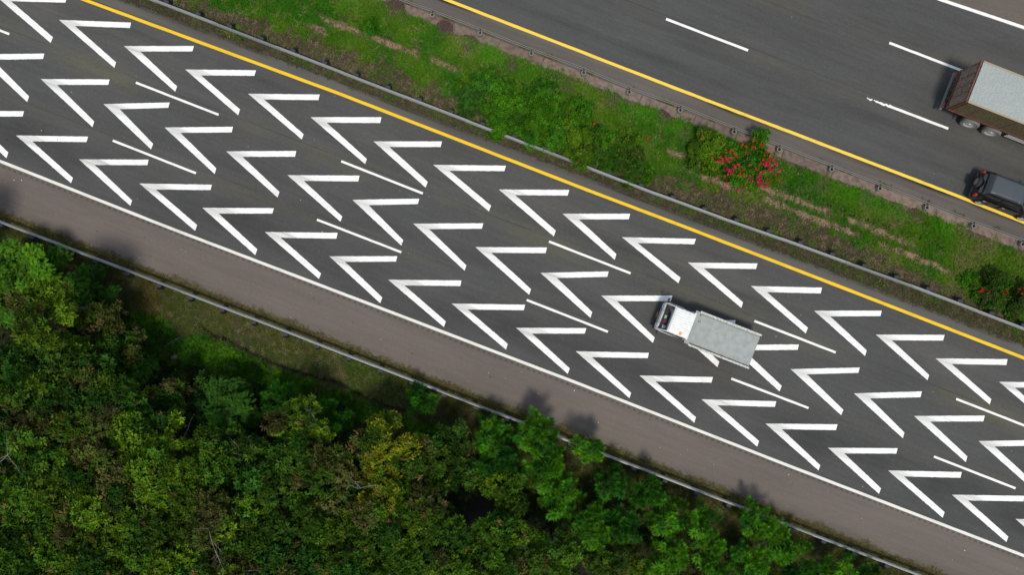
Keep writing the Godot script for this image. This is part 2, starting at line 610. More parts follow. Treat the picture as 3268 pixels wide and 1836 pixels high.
func chevron(road: Node, v: Array, row: int) -> void:
	const K := 1.2686
	var tip := plan(v[0] * K, v[1] * K)
	var h1 := plan(v[2] * K, v[3] * K)
	var d2 := plan(v[4] * K, v[5] * K)
	var h2 := h1 + Vector3(-0.085 + rnd(-0.02, 0.02), 0, 0.335 + rnd(-0.015, 0.02))
	var d1 := d2 + Vector3(0.115 + rnd(-0.02, 0.02), 0, -0.33 + rnd(-0.02, 0.02))
	var slope := (h1.z - tip.z) / (h1.x - tip.x)
	var inner := tip + Vector3(0.965 + rnd(-0.02, 0.02), 0, 0.335 + slope * 0.96 + rnd(-0.01, 0.01))
	for p in [0]:
		tip.y = 0.006; h1.y = 0.006; h2.y = 0.006; d1.y = 0.006; d2.y = 0.006; inner.y = 0.006
	var q := rnd(0, 100)
	# worn and dirty at the tip; where wheels cross the near lane a scuff on the upper arm
	var dirt := Color(0.38, 0.375, 0.35)
	var clean := Color(0.87, 0.87, 0.87)
	var sc := rnd(0.08, 0.3)
	var scuff := rnd(0.3, 0.95) * (1.0 if row == 2 else 0.25)
	var shade_h := func(u):
		var k: float = 0.7 * smooth(0.36, 0.02, u) * (0.55 + 0.3 * rng.randf() + 0.6 * broad.get_noise_2d(q + u * 60.0, q))
		k += 0.40 * maxf(0.0, broad.get_noise_2d(q + u * 14.0, q + 30.0) - 0.05)
		k = maxf(k, scuff * exp(-pow((u - sc) / 0.13, 2)) * (0.75 + 0.7 * fine.get_noise_2d(q + u * 40.0, 3.0)))
		return clean.lerp(dirt, clampf(k, 0, 1))
	var shade_d := func(u):
		var k: float = 0.6 * smooth(0.34, 0.0, u) * rnd(0.6, 1.2) + 0.45 * maxf(0.0, broad.get_noise_2d(q + u * 14.0, q + 9.0) - 0.05)
		return clean.lerp(dirt, clampf(k, 0, 1))
	var st := start()
	strip(st, tip, h1, inner, h2, shade_h, 30, 0.004)
	strip(st, inner, d1, tip, d2, shade_d, 30, 0.004)
	obj("chevron_marking", st, M.paint, road)

func build_roads() -> void:
	var grey := Color(0.075, 0.075, 0.0745)
	var near := asphalt(2048, 512, grey, 92.0, -7.12, 3.98, [
		[-3.3, 0.9, Color(0.092, 0.090, 0.071), 0.9], [-5.4, 1.5, Color(0.092, 0.090, 0.083), 0.7], [0.4, 0.6, Color(0.085, 0.083, 0.070), 0.6],
		[-3.62, 0.035, Color(0.045, 0.044, 0.042), 0.7], [0.12, 0.035, Color(0.045, 0.045, 0.043), 0.7], [-4.6, 0.35, Color(0.060, 0.060, 0.059), 0.6], [-6.2, 0.35, Color(0.062, 0.062, 0.061), 0.6], [2.2, 1.7, Color(0.055, 0.055, 0.055), 0.9], [-0.9, 0.7, Color(0.059, 0.059, 0.058), 0.5]], 21)
	var near_road := road_band("carriageway", -7.12, 3.98, near)
	var far := asphalt(2048, 512, grey * 0.98, 92.0, -25.5, -14.74, [
		[-22.0, 0.8, Color(0.086, 0.083, 0.066), 0.8], [-18.3, 0.7, Color(0.083, 0.081, 0.070), 0.6], [-18.62, 0.035, Color(0.045, 0.045, 0.043), 0.8], [-21.6, 0.035, Color(0.045, 0.045, 0.043), 0.7], [-16.0, 0.35, Color(0.058, 0.058, 0.057), 0.6], [-17.4, 0.35, Color(0.058, 0.058, 0.057), 0.6], [-24.0, 0.5, Color(0.060, 0.060, 0.059), 0.5],
		[-20.2, 0.9, Color(0.064, 0.064, 0.062), 0.5]], 31)
	var far_road := road_band("carriageway", -25.5, -14.74, far)
	var tan_ := asphalt(2048, 192, Color(0.136, 0.114, 0.102), 92.0, 3.98, VERGE0, [[6.55, 0.35, Color(0.098, 0.088, 0.076), 0.5], [4.2, 0.25, Color(0.105, 0.094, 0.085), 0.6]], 41, 0.05, 0.12, 4.22)
	road_band("shoulder", 3.98, VERGE0, tan_)
	var mid := asphalt(2048, 96, Color(0.098, 0.094, 0.087), 92.0, MED1, -7.12, [[-7.7, 0.12, Color(0.05, 0.046, 0.036), 0.9], [-7.3, 0.3, Color(0.125, 0.112, 0.10), 0.5]], 51, 0.05, 0.20)
	road_band("shoulder", MED1, -7.12, mid)
	var up := asphalt(2048, 96, Color(0.112, 0.100, 0.090), 92.0, -13.62, -14.74, [[-13.70, 0.19, Color(0.026, 0.026, 0.022), 0.98], [-14.1, 0.2, Color(0.085, 0.08, 0.072), 0.6]], 61, 0.06, 0.22)
	road_band("shoulder", -14.74, -13.62, up)
	var outer := asphalt(1024, 96, Color(0.128, 0.108, 0.095), 92.0, -28.6, -25.5, [], 71, 0.05, 0.10)
	road_band("shoulder", -28.6, -25.5, outer)

	# lines
	var white := Color(0.86, 0.86, 0.85)
	var old_white := Color(0.74, 0.735, 0.69)
	var yellow := Color(0.84, 0.53, 0.005)
	var yellow_b := Color(0.90, 0.60, 0.06)
	var pts := [[-700, -375], [275, 1], [1084, 299.5], [1877, 608], [2168, 718], [2725, 933], [3268, 1144], [3500, 1234]]
	for i in pts.size() - 1:
		line_mark(near_road, "yellow_edge_line", plan(pts[i][0], pts[i][1]), plan(pts[i + 1][0], pts[i + 1][1]), 0.185, yellow, M.paint, 0.006, 24, 0.003)
	pts = [[-300, 396], [0, 514], [551, 731], [1100, 940], [1855, 1228], [2511, 1485], [3268, 1775], [3700, 1941]]
	for i in pts.size() - 1:
		line_mark(near_road, "white_edge_line", plan(pts[i][0], pts[i][1]), plan(pts[i + 1][0], pts[i + 1][1]), 0.17, old_white, M.paint, 0.006, 24, 0.003)
	pts = [[700, -275], [1427, 0], [2184, 293], [2600, 452], [3042, 621], [3268, 711], [3600, 840]]
	for i in pts.size() - 1:
		line_mark(far_road, "yellow_edge_line", plan(pts[i][0], pts[i][1]), plan(pts[i + 1][0], pts[i + 1][1]), 0.18, yellow_b, M.paint, 0.006, 24, 0.004)
	pts = [[2300, -280], [3000, -1], [3268, 89], [3700, 255]]
	for i in pts.size() - 1:
		line_mark(far_road, "white_edge_line", plan(pts[i][0], pts[i][1]), plan(pts[i + 1][0], pts[i + 1][1]), 0.19, white, M.paint, 0.006, 24, 0.003)
	const K := 1.2686
	for v in [[-174, 7, 25, 86], [343, 208, 551, 289], [859, 406, 1064, 487], [1381, 608, 1586, 688], [1897, 808, 2101, 887], [2404, 1004, 2612, 1085],
			[-234, 154, -24, 236], [285, 354, 494, 436], [798, 553, 1010, 635], [1325, 755, 1529, 835], [1839, 953, 2033, 1027], [2348, 1149, 2553, 1229]]:
		line_mark(near_road, "lane_dash", plan(v[0] * K, v[1] * K), plan(v[2] * K, v[3] * K), 0.135, white, M.paint, 0.006, 12, 0.003)
	for v in [[1675, 48, 1881, 127], [2236, 108, 2442, 187], [1172, -150, 1378, -72], [1733, -90, 1939, -11], [2685, 443, 2890, 521], [2740, 303, 2946, 381]]:
		line_mark(far_road, "lane_dash", plan(v[0] * K, v[1] * K), plan(v[2] * K, v[3] * K), 0.15, white, M.paint, 0.006, 12, 0.003)
	line_mark(far_road, "lane_dash", plan(2180 * K, 246 * K), plan(2384 * K, 324 * K), 0.15, white, M.paint, 0.006, 10, 0.004, 0.3)

	rng.seed = 77
	var rows := [
		[[-11, -12, 170, 7 - 14, 129, 108], [150, 50, 331, 57, 289, 171], [313, 116, 489, 116, 442, 231], [467, 175, 645, 177, 600, 290], [625, 236, 805, 238, 760, 351],
		[782, 295, 960, 295, 919, 413], [940, 356, 1112, 356, 1071, 472], [1090, 415, 1273, 417, 1230, 532], [1255, 477, 1432, 478, 1393, 595],
		[1415, 538, 1585, 538, 1546, 654], [1564, 597, 1750, 601, 1706, 713], [1730, 661, 1905, 663, 1864, 775], [1888, 720, 2067, 724, 2026, 839],
		[2047, 782, 2217, 782, 2175, 896], [2202, 842, 2375, 843, 2332, 957], [2352, 902, 2533, 904, 2488, 1018], [2512, 961, 2692, 963, 2648, 1078]],
		[[-211, 77, -42, 75, -85, 196], [-57, 137, 113, 135, 70, 257], [104, 199, 277, 200, 234, 320], [262, 262, 428, 258, 381, 376], [415, 321, 587, 319, 541, 438],
		[570, 381, 746, 380, 699, 497], [724, 441, 905, 442, 857, 558], [887, 503, 1055, 500, 1010, 618], [1040, 563, 1216, 562, 1169, 681], [1196, 622, 1376, 623, 1331, 742],
		[1360, 687, 1531, 683, 1485, 800], [1512, 744, 1691, 744, 1642, 863], [1673, 806, 1850, 806, 1804, 924], [1831, 868, 2009, 867, 1960, 985], [1988, 929, 2162, 925, 2115, 1045],
		[2147, 990, 2318, 985, 2270, 1103], [2298, 1047, 2476, 1046, 2428, 1163], [2460, 1110, 2640, 1107, 2590, 1226]],
		[[-113, 279, 62, 280, 18, 398], [42, 341, 223, 344, 180, 461], [200, 401, 375, 402, 329, 518], [352, 462, 534, 465, 492, 581], [510, 523, 690, 524, 643, 642],
		[667, 584, 850, 586, 803, 702], [829, 645, 1000, 645, 957, 763], [977, 704, 1161, 706, 1117, 823], [1136, 764, 1321, 767, 1273, 880], [1298, 825, 1475, 826, 1428, 941],
		[1448, 884, 1632, 888, 1583, 1002], [1608, 945, 1793, 949, 1746, 1064], [1764, 1005, 1952, 1010, 1904, 1124], [1925, 1066, 2106, 1068, 2058, 1184],
		[2082, 1127, 2257, 1128, 2210, 1243], [2233, 1184, 2418, 1188, 2370, 1303], [2393, 1245, 2576, 1248, 2530, 1364], [2553, 1306, 2733, 1309, 2688, 1424]]]
	for r in 3:
		for v in rows[r]: chevron(near_road, v, r)

func build_ground() -> void:
	var st := start()
	quad(st, Vector3(-600, -2.2, -600), Vector3(600, -2.2, -600), Vector3(600, -2.2, 600), Vector3(-600, -2.2, 600), Vector3.UP)
	var earth := mat(Color(0.05, 0.06, 0.025), 0.98)
	struct(obj("ground", st, earth))
	var far_ground := sheet(-300, 300, 12, -120, -28.6, 8.0, func(s, t): return -0.02 - 0.5 * smooth(-30.0, -50.0, t) + 0.4 * broad.get_noise_2d(s, t) * smooth(-29.0, -40.0, t),
		func(p, _s, _t): return Color(0.04, 0.06, 0.015).lerp(Color(0.09, 0.08, 0.04), 0.5 + 0.5 * broad.get_noise_2d(p.x, p.z)))
	struct(obj("roadside", far_ground, M.soil))
	var med := struct(obj("median_soil", sheet(-46, 46, 0.14, MED0, MED1, 0.08, median_y, median_tint), M.soil))
	for e in [[-300, -46], [46, 300]]:
		obj("onward_stretch", sheet(e[0], e[1], 3.0, MED0, MED1, 0.4, func(_s, _t): return 0.12, median_tint), M.soil, med)
	# the exposed rim of earth that stands just proud of the shoulder
	var rim := start()
	for i in 184:
		var s := -46.0 + i * 0.5
		quad(rim, along(s, MED1, -0.1), along(s + 0.5, MED1, -0.1), along(s + 0.5, MED1, median_y(s + 0.5, MED1)), along(s, MED1, median_y(s, MED1)), N)
	var rm := mat(Color(0.04, 0.034, 0.022), 0.98)
	obj("soil_rim", rim, rm, med)
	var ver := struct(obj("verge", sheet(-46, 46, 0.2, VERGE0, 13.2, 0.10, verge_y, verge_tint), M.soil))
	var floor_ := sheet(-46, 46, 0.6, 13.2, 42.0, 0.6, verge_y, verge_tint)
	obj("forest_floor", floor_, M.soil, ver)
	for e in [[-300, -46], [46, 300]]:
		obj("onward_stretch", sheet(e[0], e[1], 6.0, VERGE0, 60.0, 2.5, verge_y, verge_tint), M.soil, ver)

	# concrete strip under the cable barrier, cast slab by slab
	rng.seed = 8
	var con := Node3D.new()
	con.name = "concrete_strip"
	add_child(con)
	struct(con)
	var s := -46.0
	while s < 46.0:
		var l := rnd(2.7, 3.5)
		var sl := start()
		var tone := rnd(0.8, 1.15)
		var col := Color(0.215, 0.155, 0.125).lerp(Color(0.165, 0.135, 0.115), rnd(0, 1)) * tone
		var y := 0.14 + rnd(-0.008, 0.008)
		var b0 := -13.60
		var b1 := -12.72 + rnd(-0.04, 0.04)
		sl.set_color(col)
		box(sl, along(s + l * 0.5, (b0 + b1) * 0.5, y - 0.14), Vector3(l - 0.015, 0.28, b1 - b0), 0.02, Basis(D, Vector3.UP, N))
		obj("slab", sl, M.concrete, con)
		s += l

# ------------------------------------------------------------------ guardrails
func guardrail(called: String, label: String, centre: Callable, side: float, first: float, posts: Array) -> void:
	# centre(s) gives t. W-beam on the carriageway's side, posts and their spacers behind it (side = +1 towards +t)
	var o := thing(called, label, "guardrail")
	var prof := [Vector2(0.00, 0.155), Vector2(0.028, 0.150), Vector2(0.075, 0.105), Vector2(0.080, 0.065), Vector2(0.02, 0.025), Vector2(0.02, -0.025),
		Vector2(0.080, -0.065), Vector2(0.075, -0.105), Vector2(0.028, -0.150), Vector2(0.00, -0.155)]
	var s := -46.0
	var k := 0
	while s < 46.0:
		var st := start()
		var e := s + 4.0
		var lap := 0.012 if k % 2 == 0 else 0.0
		var a: float = centre.call(s - 0.14)
		var b: float = centre.call(e + 0.14)
		for i in prof.size() - 1:
			for thick in [0.0, 0.0035]:
				var p: Vector2 = prof[i]
				var q: Vector2 = prof[i + 1]
				var f := -side
				var g: float = 1.0 if thick == 0.0 else -1.0
				quad(st, along(s - 0.14, a + f * (p.x + lap - thick), 0.62 + p.y), along(e + 0.14, b + f * (p.x + lap - thick), 0.62 + p.y),
					along(e + 0.14, b + f * (q.x + lap - thick), 0.62 + q.y), along(s - 0.14, a + f * (q.x + lap - thick), 0.62 + q.y), N * f * g + Vector3(0, 0.2 if i < 4 else -0.2, 0) * g)
		# folded lip on top
		quad(st, along(s - 0.14, a - side * lap, 0.776), along(e + 0.14, b - side * lap, 0.776), along(e + 0.14, b + side * (0.055 - lap), 0.770), along(s - 0.14, a + side * (0.055 - lap), 0.770), Vector3.UP)
		obj("rail", st, M.rail if (k * 7 + 3) % 5 else M.rail_dull, o)
		s = e
		k += 1
	var first_post: MeshInstance3D = null
	var i := 0
	s = first
	while s < 46.0:
		var t: float = centre.call(s)
		var at := along(s, t, 0)
		if first_post == null:
			# modelled about the rail's line; copied afterwards
			var st := start()
			var bs := Basis(D, Vector3.UP, N)
			box(st, N * side * 0.30 + Vector3(0, 0.12, 0), Vector3(0.12, 1.24, 0.012), 0.003, bs)
			box(st, N * side * 0.345 + D * 0.055 + Vector3(0, 0.12, 0), Vector3(0.012, 1.24, 0.09), 0.003, bs)
			box(st, N * side * 0.345 - D * 0.055 + Vector3(0, 0.12, 0), Vector3(0.012, 1.24, 0.09), 0.003, bs)
			first_post = obj("post", st, M.post, o)
			var sp := start()
			box(sp, N * side * 0.15 + Vector3(0, 0.63, 0), Vector3(0.30, 0.34, 0.17), 0.02, bs)
			obj("spacer", sp, M.post, first_post)
			var bo := start()
			lathe(bo, Transform3D(Basis(D, -N * side, Vector3.UP), Vector3(0, 0.62, 0) - N * side * 0.02), [Vector2(0.028, 0), Vector2(0.026, 0.016), Vector2(0.0, 0.018)], 8)
			obj("bolt", bo, M.bolt, first_post)
			first_post.position = at
		else:
			var c := first_post.duplicate()
			o.add_child(c, true)
			c.position = at
		s += 2.006
		i += 1

func build_barriers() -> void:
	var near_t := func(s): return 7.27 + 0.02 * sin(s * 0.11)
	guardrail("guardrail", "long galvanised steel guardrail between the brown shoulder and the trees", near_t, 1.0, -43.6, [])
	var med_t := func(s):
		var px: float = along(s, -8.4).x * UNIT + 1634.0
		return across(lut(px, [0, 1000, 2100, 2250, 2468, 2700, 2896, 3300], [-190, -190, -188, -190, -198, -203, -208, -209])) * (1.0 - 0.7 / EYE)
	guardrail("guardrail", "long galvanised steel guardrail along the planted median beside the yellow line", med_t, -1.0, -43.2, [])

	# the old barrier on the far side of the median: twin pipes held by hollow round posts
	var o := thing("pipe_barrier", "low weathered pipe barrier with hollow round posts beside the far carriageway", "barrier")
	var xs := [[1062, -75], [1228, -6], [1380, 48], [1532, 106], [1695, 171], [1862, 233], [2007, 294], [2170, 352], [2342, 421], [2486, 477], [2653, 541], [2807, 602], [2957, 663], [3106, 722], [3262, 780], [3420, 842]]
	for v in xs:
		var p := plan(v[0], v[1], 0.45)
		p.y = 0.12
		var st := start()
		lathe(st, Transform3D(Basis(), p), [Vector2(0.088, 0.02), Vector2(0.088, 0.35), Vector2(0.098, 0.365), Vector2(0.138, 0.365), Vector2(0.15, 0.35), Vector2(0.155, 0.0)], 20)
		var po := obj("hollow_post", st, M.ring, o)
		var br := start()
		box(br, p + Vector3(0.02, 0.33, -0.13), Vector3(0.075, 0.10, 0.20), 0.008)
		obj("bracket", br, M.post, po)
	for r in 2:
		for i in xs.size() - 1:
			var a := plan(xs[i][0], xs[i][1], 0.45)
			var b := plan(xs[i + 1][0], xs[i + 1][1], 0.45)
			var off := N * (-0.20 - 0.115 * r) + D * 0.0
			var st := start()
			tube(st, [a + off + Vector3(0, -0.02 - 0.05 * r, 0), a.lerp(b, 0.5) + off + Vector3(0, -0.045 - 0.05 * r, 0), b + off + Vector3(0, -0.02 - 0.05 * r, 0)], [0.027, 0.027, 0.027], 6)
			obj("pipe", st, M.pipe, o)

# ------------------------------------------------------------------ grass and litter
func scatter(count: int, s0: float, s1: float, t0: float, t1: float, chance: Callable, tint: Callable, sz0: float, sz1: float, tilt := 0.25) -> Array:
	var at := [[], [], []]
	var co := [[], [], []]
	var tries := 0
	var made := 0
	while made < count and tries < count * 12:
		tries += 1
		var s := rnd(s0, s1)
		var t := rnd(t0, t1)
		var p := along(s, t)
		if rng.randf() > chance.call(p, s, t): continue
		p.y = ground_y(p)
		var k := rng.randi() % 3
		at[k].append(pose(p, Vector3(rng.randfn() * tilt, 1, rng.randfn() * tilt), rnd(0, TAU), rnd(sz0, sz1)))
		co[k].append(tint.call(p, s, t))
		made += 1
	return [at, co]

func put(called: String, label: String, category: String, kind: String, m: Material, sc: Array) -> void:
	# three variants of the same plant make one mass
	var o := Node3D.new()
	o.name = numbered(called)
	add_child(o)
	stuff(o)
	tag(o, label, category)
	for v in 3:
		copies(kind, L["%s%d" % [kind, v]], m, sc[0][v], sc[1][v], o)

func build_grass() -> void:
	rng.seed = 19
	var g1 := func(p, _s, _t):
		var z := median_zone(p)
		var open := 0.55 + 0.7 * broad.get_noise_2d(p.x * 1.5, p.z * 1.5)
		return clampf(z.x * clampf(open + 0.3, 0.25, 1.0) + 0.13 * smooth(-0.1, 0.3, broad.get_noise_2d(p.x * 2.0, p.z * 2.0 + 31.0)) * (1.0 - z.y), 0, 1)
	var c1 := func(p, _s, _t):
		var n := 0.5 + 0.9 * broad.get_noise_2d(p.x * 0.9 + 11.0, p.z * 0.9) + rng.randfn() * 0.12
		var px := px_of(p)
		n += 0.28 * smooth(2500, 3000, px) - 0.10
		var c := Color(0.030, 0.135, 0.006).lerp(Color(0.090, 0.180, 0.008), clampf(n, 0, 1))
		c = c.lerp(Color(0.19, 0.17, 0.07), clampf(smooth(0.80, 1.2, n), 0, 1) * 0.8)
		var fresh: float = smooth(-385.0, -408.0, b_of(p)) * smooth(0.0, 0.25, broad.get_noise_2d(p.x * 0.9 + 5.0, 20.0) + 0.1)
		c = c.lerp(Color(0.055, 0.205, 0.005), 0.8 * fresh)
		if rng.randf() < 0.06: c = Color(0.22, 0.185, 0.09)
		return c * rnd(0.75, 1.2)
	put("grass", "rough green grass covering the median between the guardrail and the far carriageway", "grass", "tuft", M.grass, scatter(33000, -40, 40, MED0 + 0.3, MED1 - 0.15, g1, c1, 0.7, 1.5, 0.3))
	var g2 := func(p, _s, _t):
		var z := median_zone(p)
		return clampf(1.0 - z.x - z.y * 0.8 - z.z * 0.6, 0.02, 1.0)
	var c2 := func(p, _s, _t):
		var c := Color(0.060, 0.046, 0.030).lerp(Color(0.24, 0.18, 0.115), pow(rng.randf(), 3.0))
		if b_of(p) > -197.0: c = Color(0.050, 0.042, 0.026).lerp(Color(0.15, 0.12, 0.075), pow(rng.randf(), 2.5))
		if rng.randf() < 0.24: c = Color(0.045, 0.075, 0.014)
		return c
	put("dry_litter", "dry brown mulch and straw lying along the median guardrail", "dry grass", "straw", M.straw, scatter(22000, -40, 40, MED0 + 0.6, MED1 - 0.02, g2, c2, 0.6, 1.3, 0.2))
	# short mossy growth between the lower shoulder and its guardrail, then the bank behind it
	var g3 := func(p, s, t):
		var edge: float = VERGE0 + 0.05 + 0.10 * broad.get_noise_2d(s * 3.0, 5.0)
		if t < edge: return 0.0
		if t > 8.4 and verge_y(s, t) < (verge_y(s, t + 0.3) + verge_y(s, t - 0.3)) * 0.5 - 0.12: return 0.03
		var k: float = 0.85 if t < 7.9 else 0.6 + 0.6 * broad.get_noise_2d(p.x * 1.2, p.z * 1.2)
		return clampf(k, 0.1, 1.0)
	var c3 := func(p, _s, t):
		var px := px_of(p)
		var b := b_of(p)
		var lawn := smooth(380, 470, px) * smooth(1050, 800, px) * smooth(800, 850, b)
		var n: float = 0.5 + 0.8 * broad.get_noise_2d(p.x * 0.8, p.z * 0.8 + 70.0) + rng.randfn() * 0.15
		var c := Color(0.070, 0.062, 0.014).lerp(Color(0.050, 0.078, 0.008), clampf(n, 0, 1))
		var sunny := smooth(480, 620, px) * smooth(1450, 1300, px)
		c = c.lerp(Color(0.090, 0.100, 0.020).lerp(Color(0.052, 0.105, 0.008), clampf(n, 0, 1)), sunny)
		if rng.randf() < 0.12 * sunny: c = Color(0.20, 0.19, 0.09)
		if t < 7.3: c = Color(0.125, 0.105, 0.032).lerp(Color(0.075, 0.082, 0.014), clampf(n, 0, 1))
		c = c.lerp(Color(0.045, 0.150, 0.004), lawn * clampf(n * 1.2, 0.2, 1.0))
		if rng.randf() < 0.07: c = Color(0.20, 0.155, 0.07)
		return c * rnd(0.7, 1.2)
	put("verge_grass", "short olive grass on the bank around the guardrail below the brown shoulder", "grass", "tuft", M.grass, scatter(34000, -41, 41, VERGE0 - 0.03, 12.5, g3, c3, 0.45, 0.95, 0.3))
	# ragged dry tongues of turf lying over the shoulder's edge
	var g4 := func(p, s, t): return 1.0 if t > VERGE0 - 0.12 + 0.22 * broad.get_noise_2d(s * 2.2, 15.0) else 0.0
	var c4 := func(p, _s, _t): return Color(0.10, 0.08, 0.045).lerp(Color(0.17, 0.15, 0.06), rng.randf()) * rnd(0.6, 1.1)
	put("turf_edge", "dry ragged turf creeping over the outer edge of the brown shoulder", "grass", "straw", M.straw, scatter(5000, -41, 41, VERGE0 - 0.3, VERGE0 + 0.35, g4, c4, 0.6, 1.1, 0.25))
	# weeds in the dark gutter below the pipes
	var g5 := func(p, s, _t): return clampf(2.2 * (broad.get_noise_2d(s * 1.8, 60.0) - 0.12), 0, 1)
	var c5 := func(_p, _s, _t): return Color(0.05, 0.09, 0.012).lerp(Color(0.13, 0.11, 0.05), rng.randf())
	put("gutter_weeds", "small weeds growing in the gutter under the pipe barrier", "weeds", "tuft", M.grass, scatter(700, -40, 40, -13.85, -13.5, g5, c5, 0.5, 0.9, 0.3))

# ------------------------------------------------------------------ plants
const HUES := {
	"broad": [Color(0.055, 0.115, 0.006), Color(0.036, 0.090, 0.007), Color(0.080, 0.130, 0.008)],
	"dark": [Color(0.018, 0.062, 0.007), Color(0.026, 0.078, 0.007), Color(0.040, 0.075, 0.008)],
	"brown": [Color(0.055, 0.075, 0.012), Color(0.075, 0.058, 0.020), Color(0.050, 0.090, 0.008)],
	"lime": [Color(0.085, 0.160, 0.006), Color(0.115, 0.180, 0.008), Color(0.055, 0.125, 0.006)],
	"gold": [Color(0.085, 0.135, 0.006), Color(0.220, 0.195, 0.008), Color(0.055, 0.110, 0.006)],
	"olive": [Color(0.048, 0.105, 0.006), Color(0.036, 0.085, 0.006), Color(0.075, 0.120, 0.008)],
	"plume": [Color(0.056, 0.190, 0.010), Color(0.085, 0.220, 0.008), Color(0.030, 0.140, 0.014)],
	"plume_dark": [Color(0.022, 0.105, 0.010), Color(0.040, 0.135, 0.008), Color(0.018, 0.075, 0.012)],
	"feather": [Color(0.055, 0.150, 0.006), Color(0.080, 0.180, 0.006), Color(0.030, 0.095, 0.007)],
	"feather_dark": [Color(0.024, 0.082, 0.007), Color(0.036, 0.100, 0.007), Color(0.020, 0.065, 0.008)],
	"shrub": [Color(0.045, 0.165, 0.006), Color(0.075, 0.195, 0.006), Color(0.030, 0.120, 0.010)],
	"shrub_gold": [Color(0.068, 0.155, 0.006), Color(0.115, 0.185, 0.008), Color(0.050, 0.125, 0.008)],
	"shrub_dark": [Color(0.032, 0.100, 0.007), Color(0.052, 0.120, 0.008), Color(0.055, 0.065, 0.015)]}

func tint_of(kind: String, lobe: float) -> Color:
	var h: Array = HUES[kind]
	var u := clampf(lobe + rng.randfn() * 0.22, 0.0, 0.999) * 2.0
	var c: Color = h[0].lerp(h[1], u) if u < 1.0 else h[1].lerp(h[2], u - 1.0)
	if rng.randf() < 0.015 and not kind.begins_with("plume") and not kind.begins_with("feather"): c = Color(0.15, 0.085, 0.03)
	return c * Color(0.86, 0.94, 1.0) * rnd(0.55, 1.35)

func branching(st: SurfaceTool, p: Vector3, dir: Vector3, length: float, r: float, depth: int, rise := 0.1) -> void:
	var pts := [p]
	var q := p
	var d := dir.normalized()
	for i in 3:
		d = (d + Vector3(rng.randfn() * 0.22, rng.randfn() * 0.12 + rise * 0.3, rng.randfn() * 0.22)).normalized()
		q = q + d * length / 3.0
		pts.append(q)
	tube(st, pts, [r, r * 0.8, r * 0.62, r * 0.4], 4 if depth == 0 else 5, false)
	if depth > 0:
		for i in rng.randi_range(3, 4):
			var at: Vector3 = pts[rng.randi_range(1, 3)]
			branching(st, at, (d + Vector3(rng.randfn(), rng.randfn() * 0.5, rng.randfn()) * 0.8), length * rnd(0.45, 0.7), r * 0.5, depth - 1, rise)

